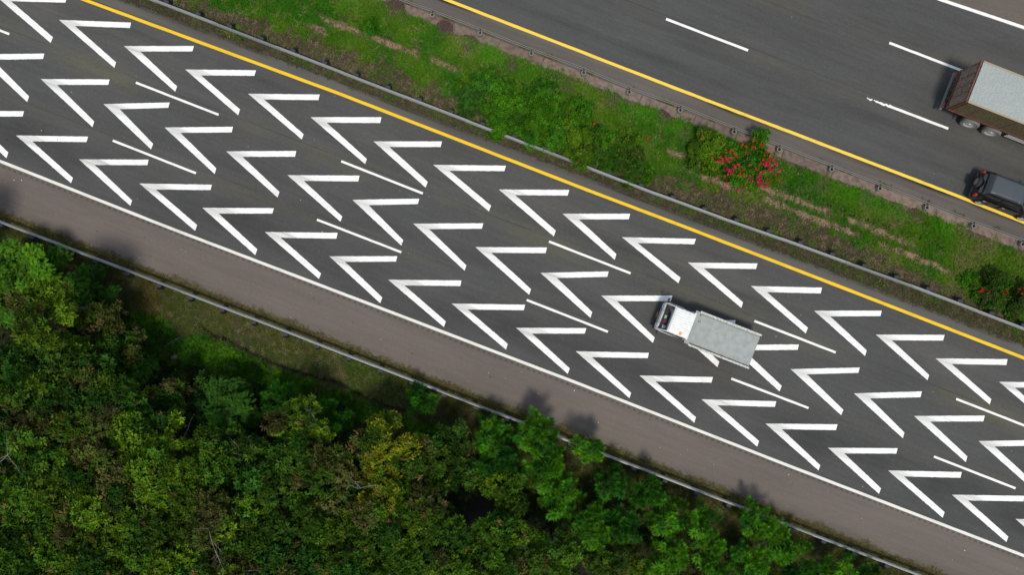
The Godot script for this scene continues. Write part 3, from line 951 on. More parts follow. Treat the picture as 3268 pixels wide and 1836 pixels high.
func plant(called: String, category: String, label: String, px: float, py: float, top: float, radius: float, kind: String, group: String, clumps := 0, twigs := 0) -> Node3D:
	var hc := maxf(top - radius * 0.55, 0.3)
	var base := plan(px, py, hc)
	base.y = ground_y(base)
	var o := thing(called, label, category, base, 0.0, group)
	var low: bool = category != "tree"
	if category == "shrub" and radius > 0.7:
		radius *= 1.12
		top *= 1.1
		py -= 6.0
	# trunk and limbs
	var wood := start()
	var canopy: bool = not low and not kind.begins_with("plume")
	if canopy: radius *= 1.18
	var fork := Vector3(rnd(-0.2, 0.2), (hc - base.y) * (0.35 if low else 0.62), rnd(-0.2, 0.2))
	var tr := 0.03 + 0.010 * top
	tube(wood, [Vector3(0, -0.25, 0), Vector3(fork.x * 0.3, fork.y * 0.5, fork.z * 0.3), fork], [tr * 1.15, tr * 0.85, tr * 0.6], 8)
	var lobes := []
	var nl := maxi(6, int(5.0 + radius * radius * (4.6 if canopy else 3.2)))
	var kinds := ["broad", "dark", "brown", "lime", "olive", "dark"]
	for i in nl:
		var a := i * 2.399 + rnd(-0.6, 0.6)
		var d := clampf(sqrt((i + 0.5) / nl) + rnd(-0.12, 0.12), 0.0, 1.08)
		var lr := radius * (rnd(0.18, 0.34) if canopy else rnd(0.26, 0.40))
		var c := Vector3(cos(a) * d * (radius - lr * 0.5), hc - base.y + radius * (0.42 * (1.0 - d * d) - 0.15) + rnd(-0.62, 0.36) * radius, sin(a) * d * (radius - lr * 0.5))
		c.y = maxf(c.y, 0.15)
		var hue := kind
		if canopy and not kind.begins_with("feather") and rng.randf() < 0.38: hue = kinds[rng.randi() % kinds.size()]
		lobes.append([c, lr, rng.randf(), hue, rnd(0.8, 1.15) if low else rnd(0.55, 1.45)])
		var m := fork.lerp(c, 0.5) + Vector3(0, -0.12, 0)
		tube(wood, [fork, m, c], [tr * 0.42, tr * 0.28, tr * 0.12], 5, false)
	obj("trunk" if not low else "stem", wood, M.bark, o)
	# foliage
	var leaf := "rosette"
	var nvar := 3
	var per := 27.0
	var size := [0.95, 1.75]
	if kind.begins_with("plume"): leaf = "plume"; nvar = 2; per = 3.9; size = [0.65, 1.15]
	elif kind.begins_with("feather"): leaf = "frond"; nvar = 2; per = 95.0; size = [0.5, 0.9]
	elif kind.begins_with("shrub"): leaf = "sprig"; nvar = 2; per = 80.0; size = [0.8, 1.5]
	var at := []
	var co := []
	for v in nvar:
		at.append([])
		co.append([])
	for l in lobes:
		var area: float = 2.0 * PI * l[1] * l[1] + 0.15
		var n := int(per * area * (1.0 if clumps == 0 else clumps / 100.0)) + 3
		for i in n:
			var dir := Vector3(rng.randfn(), absf(rng.randfn()) * 1.1 - 0.25, rng.randfn()).normalized()
			var rr: float = l[1] * (0.45 + (0.95 if leaf == "rosette" else 0.65) * sqrt(rng.randf()))
			var p: Vector3 = l[0] + Vector3(dir.x * rr, dir.y * rr * 0.8, dir.z * rr)
			if p.y < 0.03: p.y = 0.03
			var up := dir
			if leaf == "plume": up = (dir * 0.7 + Vector3(p.x, 0, p.z).normalized() * 0.15 + Vector3(0, 0.55, 0) - N * 0.55).normalized()
			elif leaf == "frond": up = (dir * 0.35 + Vector3.UP).normalized()
			else: up = (dir + Vector3(0, 0.5, 0) + Vector3(rng.randfn(), 0, rng.randfn()) * 0.45).normalized()
			var v := rng.randi() % nvar
			at[v].append(pose(p, up, rnd(0, TAU), rnd(size[0], size[1])))
			co[v].append(tint_of(l[3], l[2]) * l[4])
	var crown := Node3D.new()
	crown.name = "crown" if not low else "foliage"
	o.add_child(crown, true)
	stuff(crown)
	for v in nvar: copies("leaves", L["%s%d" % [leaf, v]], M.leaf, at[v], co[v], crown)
	for i in twigs:
		var l: Array = lobes[rng.randi() % lobes.size()]
		var st := start()
		var a := rnd(0, TAU)
		branching(st, l[0] + Vector3(0, l[1] * 0.6, 0), Vector3(cos(a), 0.35, sin(a)), rnd(0.9, 1.7), 0.016, 2)
		obj("bare_branch", st, M.twig, o)
	return o

func flowers(o: Node3D, spots: Array, hue: Color, spread: float, n: int, lift := 0.0) -> void:
	var at := []
	var co := []
	for v in spots:
		for i in n:
			var g := plan(v[0], v[1], v[2])
			var p := g - o.position + Vector3(rng.randfn() * spread, 0, rng.randfn() * spread)
			p.y = v[2] + lift - o.position.y + rnd(-0.06, 0.1)
			at.append(pose(p, Vector3(rng.randfn() * 0.5, 1, rng.randfn() * 0.5), rnd(0, TAU), rnd(0.5, 0.95)))
			co.append(hue * rnd(0.7, 1.3))
	copies("flowers", L["bracts"], M.petal, at, co, o)

func build_debris() -> void:
	rng.seed = 55
	var st := start()
	lathe(st, Transform3D(), [Vector2(0.0, 0.55), Vector2(0.7, 0.4), Vector2(1.0, 0.0), Vector2(0.6, -0.2)], 6)
	var mesh := st.commit()
	var at := []
	var co := []
	for i in 900:
		var t := rnd(-7.0, 7.2)
		if rng.randf() < 0.5: t = rnd(4.3, 7.4)
		elif rng.randf() < 0.2: t = rnd(-28, -13)
		var p := along(rnd(-40, 40), t)
		p.y = ground_y(p) + 0.004
		at.append(pose(p, Vector3(rng.randfn() * 0.2, 1, rng.randfn() * 0.2), rnd(0, TAU), 0.008 + 0.03 * pow(rng.randf(), 3.0)))
		co.append(Color(0.03, 0.028, 0.025) if rng.randf() < 0.4 else Color(0.22, 0.21, 0.19).lerp(Color(0.7, 0.69, 0.66), pow(rng.randf(), 3.0)))
	var o := copies("loose_gravel", mesh, M.straw, at, co)
	tag(o, "scattered grit and small stones lying on the road and its shoulders", "gravel")

func build_thicket_growth() -> void:
	var at := [[], [], []]
	var co := [[], [], []]
	for i in 4200:
		var px := rnd(1455, 2075)
		var lo := lut(px, [1455, 1560, 1800, 2075], [-262, -222, -216, -222])
		var hi := lut(px, [1455, 1560, 1760, 1900, 2075], [-300, -372, -368, -330, -268])
		var b := rnd(hi, lo) + 12.0 * broad.get_noise_2d(px * 0.05, 8.0)
		var p := plan(px, b + SLOPE * px, 0.3)
		p.y = ground_y(p) + rnd(0.05, 0.55)
		var n := broad.get_noise_2d(p.x * 1.6, p.z * 1.6 + 44.0)
		if n < -0.30: continue
		var k := rng.randi() % 3
		at[k].append(pose(p, Vector3(rng.randfn() * 0.5, 1, rng.randfn() * 0.5), rnd(0, TAU), rnd(0.55, 1.0)))
		co[k].append(Color(0.026, 0.110, 0.006).lerp(Color(0.070, 0.155, 0.006), clampf(0.4 + n * 1.5 + rng.randfn() * 0.25, 0, 1)) * rnd(0.6, 1.3))
	put("thicket_growth", "knee-high leafy growth filling the gaps between the median's bushes", "ground cover", "rosette", M.leaf, [at, co])

func build_median_plants() -> void:
	rng.seed = 301
	var g := "bushes growing on the median"
	plant("shrub", "shrub", "feathery fern-leaved shrub at the left end of the big green thicket on the median", 1505, 320, 1.1, 0.85, "feather_dark", g)
	plant("shrub", "shrub", "uppermost bright green bush of the thicket, below two purple planting pits", 1580, 290, 1.3, 1.1, "shrub", g)
	plant("shrub", "shrub", "wide green bush in the thicket's middle, pressed against the guardrail", 1620, 372, 1.4, 1.15, "shrub", g)
	plant("shrub", "shrub", "green bush on the upper side of the thicket with long arching shoots", 1730, 335, 1.5, 1.2, "shrub", g)
	plant("shrub", "shrub", "low leafy green bush reaching over the guardrail right of the thicket's middle", 1775, 425, 1.2, 1.0, "shrub", g)
	plant("shrub", "shrub", "yellowish green bush beside the lone orange bloom in the thicket", 1850, 430, 1.2, 0.95, "shrub_gold", g)
	plant("shrub", "shrub", "small yellow-tipped bush hugging the guardrail in the thicket's lower half", 1850, 492, 1.0, 0.8, "shrub_gold", g)
	plant("shrub", "shrub", "dark olive bush second from the lower end of the thicket", 1945, 495, 1.2, 1.0, "shrub_dark", g)
	var last := plant("shrub", "shrub", "dark bush with a few orange blooms at the lower right end of the thicket", 2010, 530, 1.2, 1.0, "shrub_dark", g)
	flowers(last, [[1972, 484, 1.2], [1897, 398, 1.0], [2064, 450, 0.35], [2072, 438, 0.35]], Color(0.62, 0.05, 0.02), 0.03, 1, 0.05)
	plant("shrub", "shrub", "loose sprawling dark green bush behind the thicket's upper right side", 1850, 370, 0.8, 0.9, "shrub", g, 60)
	plant("shrub", "shrub", "bright green bush at the heart of the thicket, without any yellow leaves", 1690, 400, 1.3, 1.1, "shrub", g)
	plant("shrub", "shrub", "low green bush at the thicket's very lower end, over the bare soil", 2045, 555, 0.9, 0.7, "shrub", g)
	plant("shrub", "shrub", "green bush wedged between the yellow-tipped bush and the dark olive one", 1900, 455, 1.2, 0.95, "shrub", g)
	plant("shrub", "shrub", "spreading ground-hugging bush above the dark olive one", 1990, 460, 0.7, 0.85, "shrub_gold", g, 70)
	# bougainvillea
	var b := plant("shrub", "shrub", "rounded leafy bush joined to the left of the magenta flowers", 2262, 482, 1.5, 1.15, "shrub_gold", g)
	flowers(b, [[2235, 446, 1.2], [2310, 490, 1.3], [2268, 505, 1.4]], Color(0.45, 0.10, 0.02), 0.08, 2, 0.35)
	var m := plant("flowering_shrub", "shrub", "bougainvillea bush covered in magenta and orange-red flowers on the median", 2375, 520, 1.6, 1.35, "shrub", g)
	flowers(m, [[2298, 523, 1.2], [2325, 511, 1.3], [2330, 530, 1.3], [2336, 537, 1.2], [2322, 555, 1.1], [2448, 523, 1.2], [2439, 535, 1.2], [2447, 546, 1.2], [2452, 541, 1.2], [2413, 575, 0.9], [2303, 570, 0.8], [2412, 558, 1.0], [2436, 598, 0.6], [2371, 590, 0.6], [2380, 577, 0.8], [2408, 594, 0.6]], Color(0.60, 0.010, 0.110), 0.20, 5, 0.55)
	flowers(m, [[2347, 488, 1.3], [2368, 470, 1.2], [2348, 498, 1.4], [2432, 484, 1.2], [2428, 506, 1.2], [2437, 500, 1.1], [2372, 530, 1.4], [2412, 530, 1.3], [2350, 545, 1.2], [2440, 575, 0.8], [2313, 508, 1.3], [2400, 480, 1.3]], Color(0.45, 0.045, 0.012), 0.22, 3, 0.50)
	plant("shrub", "shrub", "spindly sprig of leaves leaning over the pipe barrier above the magenta flowers", 2428, 432, 1.3, 0.45, "shrub", g)
	var r := plant("flowering_shrub", "shrub", "dark bush with scattered red flowers by the guardrail at the right edge", 3165, 925, 1.2, 0.95, "shrub_dark", g)
	flowers(r, [[3113, 930, 1.0], [3122, 926, 1.0], [3190, 940, 1.1], [3198, 930, 1.1], [3240, 932, 1.0]], Color(0.55, 0.02, 0.015), 0.05, 2, 0.35)
	plant("shrub", "shrub", "dark green bush in the far right corner of the median against the guardrail", 3250, 958, 1.2, 0.85, "shrub_dark", g)
	plant("shrub", "shrub", "low green clump between the red-flowered bush and the dry grass", 3085, 900, 0.6, 0.55, "shrub", g)
	plant("grass_clump", "grass clump", "pale spiky grass clump beside the groove in the upper left of the median", 1185, 90, 0.5, 0.42, "plume", g)
	build_thicket_growth()
	# planting pits with their withered purple-brown ground cover
	var where := {
		"large dark planting pit nearest the top edge, by the first hollow post": [1253, 42, 0.85], "dusty brown planting pit tucked against the concrete strip near the top": [1418, 92, 0.62],
		"wide grey-brown planting pit below the third hollow post": [1495, 150, 0.72], "reddish planting pit above the feathery shrub": [1636, 210, 0.55],
		"purple-brown planting pit above the middle of the green thicket": [1808, 278, 0.62], "round dark planting pit above the lone orange bloom": [1958, 326, 0.55],
		"planting pit left of the bougainvillea, beside short grass": [2108, 382, 0.62], "small planting pit touching the bougainvillea's upper left side": [2182, 432, 0.45],
		"planting pit just right of the magenta flowers": [2615, 596, 0.58], "planting pit in bright grass below the black car's tail": [2757, 642, 0.6],
		"neat round planting pit beneath the black car": [2917, 698, 0.62], "planting pit nearest the right edge of the median": [3152, 790, 0.5]}
	for label in where:
		var v: Array = where[label]
		var p := plan(v[0], v[1], 0.2)
		p.y = ground_y(p)
		var o := thing("planting_pit", label, "planting pit", p, 0.0, "planting pits along the median")
		var st := start()
		st.set_smooth_group(1)
		var ringn := 18
		var prev := []
		for k in 4:
			var ring := []
			for i in ringn:
				var a := TAU * i / ringn
				var rr: float = v[2] * (k / 3.0) * (1.0 + 0.16 * broad.get_noise_2d(cos(a) * 40.0 + v[0], sin(a) * 40.0))
				ring.append(Vector3(cos(a) * rr, lerpf(0.10, -0.03, pow(k / 3.0, 2)) + 0.02 * broad.get_noise_2d(rr * 60.0, a * 30.0), sin(a) * rr))
			for i in ringn:
				if k > 0:
					var j := (i + 1) % ringn
					st.set_color(Color(0.075, 0.05, 0.042))
					quad(st, prev[i], prev[j], ring[j], ring[i], Vector3.UP)
			prev = ring
		obj("soil_mound", st, M.soil, o)
		var at := []
		var co := []
		for i in int(150 * v[2]):
			var a := rnd(0, TAU)
			var rr: float = v[2] * 0.95 * sqrt(rng.randf())
			at.append(pose(Vector3(cos(a) * rr, 0.07 * (1.0 - rr / v[2]) + 0.01, sin(a) * rr), Vector3(rng.randfn() * 0.4, 1, rng.randfn() * 0.4), rnd(0, TAU), rnd(0.5, 1.0)))
			co.append(Color(0.085, 0.048, 0.045).lerp(Color(0.19, 0.14, 0.115), pow(rng.randf(), 2.0)))
		copies("dry_stalks", L["straw%d" % (rng.randi() % 3)], M.straw, at, co, o)

func build_forest() -> void:
	rng.seed = 911
	var g := "trees crowding the bank below the guardrail"
	var rows := [
		[75, 880, 3.8, 1.6, "feather", 0, "feathery bright green tree at the left edge nearest the guardrail"],
		[10, 955, 4.2, 1.4, "feather", 0, "feathery green tree right on the left edge, below the one nearest the guardrail"],
		[255, 940, 2.6, 1.4, "feather_dark", 0, "dim fern-leaved tree just right of the bright feathery one"],
		[-300, 760, 7.5, 1.15, "feather", 0, "tree beyond the left edge known by its blurred shadow on the shoulder"],
		[135, 1000, 8.2, 1.35, "lime", 0, "yellow-green tree below the feathery trees at the left"],
		[265, 1065, 4.6, 1.5, "brown", 0, "brownish sparse tree between the yellow-green tree and the grassy clearing"],
		[395, 1160, 3.4, 1.5, "olive", 0, "small-leaved tree at the lower left corner of the grassy clearing"],
		[215, 1190, 6.0, 1.6, "dark", 0, "deep green tree behind the clearing's small-leaved tree"],
		[50, 1210, 6.6, 1.7, "dark", 0, "dark tree on the left edge halfway down the wood"],
		[350, 1310, 6.4, 1.7, "dark", 1, "dense green tree above the bare grey twigs"],
		[560, 1300, 3.4, 1.4, "dark", 1, "dark tree below the grey boulder of the clearing"],
		[700, 1250, 1.8, 1.1, "dark", 0, "low dark leafy tree on the clearing's lower rim"],
		[720, 1320, 3.4, 1.5, "feather_dark", 0, "shadowy blue-green tree left of the long thin bare stem"],
		[900, 1285, 2.0, 1.2, "plume_dark", 0, "soft bushy green tree beneath the ditch line"],
		[955, 1370, 5.2, 1.3, "lime", 1, "slim yellow-green tree with a grey dead top, left of the golden tree"],
		[1050, 1345, 2.4, 1.2, "plume_dark", 0, "dark soft tree touching the ditch, left of the golden tree"],
		[165, 1370, 6.8, 1.6, "broad", 1, "green tree with thin dead twigs near the left edge"],
		[20, 1430, 6.6, 1.4, "brown", 1, "brownish tree cut by the left edge, upper of two"],
		[480, 1410, 6.2, 1.4, "lime", 0, "bright yellow-green crown above the centre of the left wood"],
		[130, 1520, 7.2, 1.9, "broad", 3, "twiggy tree with many bare grey branches near the left edge"],
		[350, 1520, 6.8, 1.8, "brown", 2, "brown-tinged crown in the middle of the left wood"],
		[560, 1540, 6.6, 1.7, "lime", 1, "large yellow-green crown in the middle of the left wood"],
		[720, 1470, 5.6, 1.6, "olive", 1, "olive crown right of the bright yellow-green one"],
		[860, 1520, 5.6, 1.5, "broad", 2, "tree with a fan of bare white twigs on its right side"],
		[1040, 1520, 5.0, 1.5, "brown", 0, "drab brown-green tree left of the golden trees"],
		[40, 1650, 5.4, 1.3, "dark", 1, "dark gap-ridden tree on the left edge below the dead grey bough"],
		[290, 1670, 7.0, 1.8, "lime", 0, "brightest yellow-green crown at the lower left"],
		[470, 1690, 6.8, 1.6, "broad", 1, "mid green crown with a spray of grey twigs, bottom left"],
		[650, 1660, 6.6, 1.7, "brown", 1, "reddish brown crown between green ones, bottom left"],
		[810, 1680, 6.0, 1.6, "olive", 1, "olive tree beside a bare white forked twig"],
		[110, 1790, 7.2, 1.9, "broad", 0, "crown in the very bottom left corner"],
		[330, 1820, 7.0, 1.8, "olive", 0, "crown cut by the bottom edge, second from the left corner"],
		[540, 1800, 6.8, 1.7, "lime", 0, "yellow-green crown cut by the bottom edge"],
		[740, 1810, 6.4, 1.7, "brown", 1, "brownish crown cut by the bottom edge"],
		[960, 1700, 5.6, 1.6, "dark", 1, "dark green crown below the drab brown-green tree"],
		[930, 1820, 6.0, 1.6, "dark", 0, "dark crown cut by the bottom edge below the olive tree"],
		[1225, 1425, 5.2, 1.35, "gold", 0, "golden yellow tree standing out at the wood's front"],
		[1190, 1590, 5.2, 1.4, "gold", 1, "second golden tree, smaller leaved and below the first"],
		[1330, 1480, 4.4, 1.3, "olive", 0, "olive tree just right of the golden tree"],
		[1430, 1420, 3.4, 1.1, "dark", 0, "dark tree behind the plume-leaved tree by the guardrail"],
		[1350, 1610, 4.8, 1.4, "olive", 0, "olive tree right of the second golden tree"],
		[1100, 1730, 5.6, 1.5, "olive", 0, "green tree below the second golden tree"],
		[1270, 1740, 5.0, 1.5, "broad", 0, "green tree below the pitch-dark hole, to its left"],
		[1120, 1830, 5.6, 1.5, "broad", 0, "tree cut by the bottom edge under the golden trees"],
		[1440, 1740, 4.6, 1.4, "olive", 0, "olive tree directly below the pitch-dark hole"],
		[1420, 1830, 4.8, 1.4, "broad", 0, "tree cut by the bottom edge left of the centre"],
		[1620, 1560, 3.4, 1.15, "olive", 0, "small olive tree right of the pitch-dark hole"],
		[1600, 1700, 4.2, 1.3, "olive", 0, "olive tree lower right of the pitch-dark hole"],
		[1590, 1820, 4.4, 1.3, "olive", 0, "olive tree cut by the bottom edge at the centre"],
		[1770, 1770, 4.0, 1.3, "broad", 0, "green tree below the chain of plume-leaved trees"],
		[1480, 1510, 3.0, 0.9, "dark", 0, "dim tree above the pitch-dark hole"],
		[1345, 1280, 1.6, 0.85, "plume_dark", 0, "small dark plume-leaved sapling on the bank above the golden tree"],
		[1570, 1395, 2.6, 1.15, "plume", 0, "plume-leaved tree with two pale tips beside the guardrail"],
		[1715, 1395, 2.9, 1.25, "plume", 0, "broad plume-leaved tree hiding a stretch of the guardrail"],
		[1600, 1490, 3.0, 1.0, "plume_dark", 0, "plume-leaved tree tucked below the two pale tips"],
		[1875, 1440, 2.8, 0.75, "plume", 0, "slender plume-leaved tree leaning over the guardrail on its own"],
		[1735, 1510, 3.1, 1.1, "plume", 0, "plume-leaved tree below the one hiding the guardrail"],
		[1800, 1600, 3.2, 1.1, "plume", 0, "bright plume-leaved tree midway down the diagonal chain"],
		[1950, 1545, 2.6, 0.95, "plume_dark", 0, "dusky plume-leaved tree under the slender leaning one"],
		[2055, 1570, 2.6, 0.85, "plume_dark", 0, "pointed dark plume-leaved tree right of the dusky one"],
		[1890, 1680, 3.2, 1.15, "plume", 0, "full plume-leaved tree low in the diagonal chain"],
		[1990, 1690, 3.0, 1.0, "plume_dark", 0, "plume-leaved tree wedged between two brighter ones"],
		[2125, 1650, 2.8, 1.1, "plume", 0, "fresh green plume-leaved tree by the guardrail, right of the dusky pair"],
		[1960, 1800, 3.6, 1.3, "olive", 0, "yellowish tree cut by the bottom edge under the plume-leaved chain"],
		[2120, 1790, 3.2, 1.3, "plume", 0, "plume-leaved tree cut by the bottom edge, left of the tall pair"],
		[2235, 1680, 2.8, 1.0, "plume", 0, "left one of the pair of plume-leaved trees near the tan shoulder"],
		[2270, 1800, 3.0, 1.2, "plume", 0, "plume-leaved tree on the bottom edge beneath the left of the pair"],
		[2420, 1680, 2.8, 1.05, "plume", 0, "plume-leaved tree whose tip crosses the guardrail, lower right"],
		[2500, 1745, 2.8, 1.0, "plume", 0, "plume-leaved tree touching the guardrail's edge, lower right"],
		[2390, 1810, 2.8, 1.1, "plume", 0, "bushy plume-leaved tree on the bottom edge below the crossing tip"],
		[2550, 1835, 2.6, 0.9, "plume_dark", 0, "dark plume-leaved tree on the bottom edge, second from the right"],
		[2670, 1815, 2.2, 0.85, "plume", 0, "last plume-leaved tree of the wood, nearest the right"],
		[2760, 1850, 2.0, 0.7, "plume_dark", 0, "sapling barely rising over the bottom edge beyond the last tree"]]
	for v in rows:
		plant("tree", "tree", v[6], v[0], v[1], v[2], v[3], v[4], g, 0, v[5])
	# low growth that closes the ground under the crowns
	var at := [[], [], []]
	var co := [[], [], []]
	for i in 20000:
		var s := rnd(-44, 44)
		var t := 9.0 + 22.0 * pow(rng.randf(), 1.3)
		var p := along(s, t)
		var px := px_of(p)
		var b := b_of(p)
		var rim := lut(px, [-200, 0, 300, 420, 480, 700, 1000, 1300, 1500, 2200, 2700, 3300], [800, 800, 800, 850, 930, 930, 900, 880, 850, 830, 825, 825]) + 40.0 * broad.get_noise_2d(p.x * 1.5, p.z * 1.5)
		if b < rim: continue
		var q := p - plan(1560, 1650)
		if Vector2(q.x, q.z + 0.0).length() < 1.3: continue
		p.y = verge_y(s, t) + 0.05 + 1.3 * pow(rng.randf(), 2.0)
		var k := rng.randi() % 3
		at[k].append(pose(p, Vector3(rng.randfn() * 0.4, 1, rng.randfn() * 0.4), rnd(0, TAU), rnd(1.0, 1.9)))
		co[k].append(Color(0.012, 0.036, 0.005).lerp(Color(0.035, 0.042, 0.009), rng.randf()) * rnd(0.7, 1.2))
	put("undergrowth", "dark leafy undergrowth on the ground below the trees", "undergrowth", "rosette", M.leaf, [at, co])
	at = [[], [], []]
	co = [[], [], []]
	for i in 5200:
		var px := rnd(380, 1420)
		var line := lut(px, [380, 500, 643, 878, 1084, 1213, 1420], [850, 815, 812, 845, 832, 836, 838])
		var b := line + 145.0 * pow(rng.randf(), 0.8) + 14.0 * broad.get_noise_2d(px * 0.06, 3.0)
		var p := plan(px, b + SLOPE * px)
		var n := broad.get_noise_2d(p.x * 1.4 + 9.0, p.z * 1.4)
		if n < -0.28: continue
		p.y = ground_y(p) + rnd(0.0, 0.16)
		var k := rng.randi() % 3
		at[k].append(pose(p, Vector3(rng.randfn() * 0.4, 1, rng.randfn() * 0.4 - 0.2), rnd(0, TAU), rnd(0.7, 1.3)))
		co[k].append(Color(0.024, 0.090, 0.008).lerp(Color(0.055, 0.150, 0.006), clampf(0.5 + n * 1.6 + rng.randfn() * 0.2, 0, 1)) * rnd(0.65, 1.25))
	put("ground_cover", "soft bright green low plants on the bank between the ditch line and the trees", "ground cover", "rosette", M.leaf, [at, co])
	# lying on the clearing
	var st := start()
	var o := thing("fallen_branch", "pale forked dead branch lying on the grassy clearing", "branch", Vector3.ZERO)
	var a := plan(515, 1112, -0.4)
	a.y = ground_y(a) + 0.08
	var b := plan(572, 1078, -0.4)
	b.y = ground_y(b) + 0.16
	o.position = a
	var dv := b - a
	tube(st, [Vector3.ZERO, dv * 0.5 + Vector3(0, 0.05, -0.04), dv], [0.022, 0.016, 0.008], 6)
	obj("bough", st, M.twig, o)
	st = start()
	tube(st, [dv * 0.12, dv * 0.55 + Vector3(0, 0.03, 0.08), dv * 0.92 + Vector3(0.02, 0, 0.06)], [0.014, 0.011, 0.005], 6)
	obj("twig", st, M.twig, o)
	st = start()
	box(st, Vector3(0.12, 0.03, -0.02), Vector3(0.5, 0.05, 0.12), 0.02, Basis(Vector3.UP, 0.5))
	obj("withered_leaf", st, mat(Color(0.13, 0.055, 0.035), 0.9), o)
	st = start()
	var rings := []
	for k in 6:
		var ring := []
		var v := k / 5.0
		for i in 12:
			var an := TAU * i / 12
			var rr := 0.36 * sqrt(maxf(0.02, 1.0 - v * v)) * (1.0 + 0.35 * broad.get_noise_2d(cos(an) * 30 + k * 9, sin(an) * 30))
			ring.append(Vector3(cos(an) * rr * 1.15, v * 0.36 - 0.06, sin(an) * rr * 0.7))
		rings.append(ring)
	loft(st, rings)
	var rock := obj("boulder", st, mat(Color(0.13, 0.12, 0.105), 0.92))
	rock.position = plan(560, 1141, -0.5)
	rock.position.y = ground_y(rock.position)
	tag(rock, "grey boulder half hidden in the grass of the clearing", "boulder")

# ------------------------------------------------------------------ vehicles
func wheel(parent: Node, c: Vector3, r: float, w: float, side: float, dusty := false, hub := 0.58) -> void:
	var xf := Transform3D(Basis(Vector3.RIGHT, Vector3(0, 0, side), Vector3(0, -side, 0)), c)
	var o := Node3D.new()
	o.name = "wheel"
	parent.add_child(o, true)
	var st := start()
	lathe(st, xf, [Vector2(r * hub, w * 0.40), Vector2(r * 0.80, w * 0.5), Vector2(r * 0.95, w * 0.46), Vector2(r, w * 0.36), Vector2(r, -w * 0.36), Vector2(r * 0.95, -w * 0.46), Vector2(r * 0.8, -w * 0.5), Vector2(r * 0.3, -w * 0.45), Vector2(0.0, -w * 0.45)], 32)
	obj("tyre", st, M.tyre_dusty if dusty else M.tyre, o)
	st = start()
	lathe(st, xf, [Vector2(0.0, w * 0.42), Vector2(r * 0.16, w * 0.42), Vector2(r * 0.2, w * 0.30), Vector2(r * 0.42, w * 0.24), Vector2(r * (hub - 0.06), w * 0.32), Vector2(r * hub, w * 0.43), Vector2(r * (hub + 0.03), w * 0.42)], 24)
	for i in 6:
		var a := TAU * i / 6
		box(st, xf * Vector3(cos(a) * r * 0.3, w * 0.30, sin(a) * r * 0.3), Vector3(0.03, 0.03, 0.05), 0.008)
	obj("rim", st, M.rim, o)

func small(parent: Node, called: String, c: Vector3, size: Vector3, m: Material, bev := 0.01, basis := Basis()) -> MeshInstance3D:
	var st := start()
	box(st, c, size, bev, basis)
	return obj(called, st, m, parent)

func outline(y0: float, y1: float, z0: float, z1: float, x0: float, x1: float, round_ := 0.12) -> Array:
	# a rounded rectangle in the y-z plane; x leans from x0 (bottom) to x1 (top); half widths z0 bottom, z1 top
	var out := []
	var pts := [Vector2(-1, 0), Vector2(-1, 0.25), Vector2(-1, 0.5), Vector2(-1, 0.75), Vector2(-0.94, 0.93), Vector2(-0.75, 1), Vector2(-0.4, 1.015), Vector2(0, 1.02), Vector2(0.4, 1.015), Vector2(0.75, 1), Vector2(0.94, 0.93), Vector2(1, 0.75), Vector2(1, 0.5), Vector2(1, 0.25), Vector2(1, 0), Vector2(0.5, 0), Vector2(-0.5, 0)]
	for p in pts:
		var v: float = p.y
		var k := lerpf(z0, z1, v)
		out.append(Vector3(lerpf(x0, x1, v), lerpf(y0, y1, v), p.x * k))
	return out

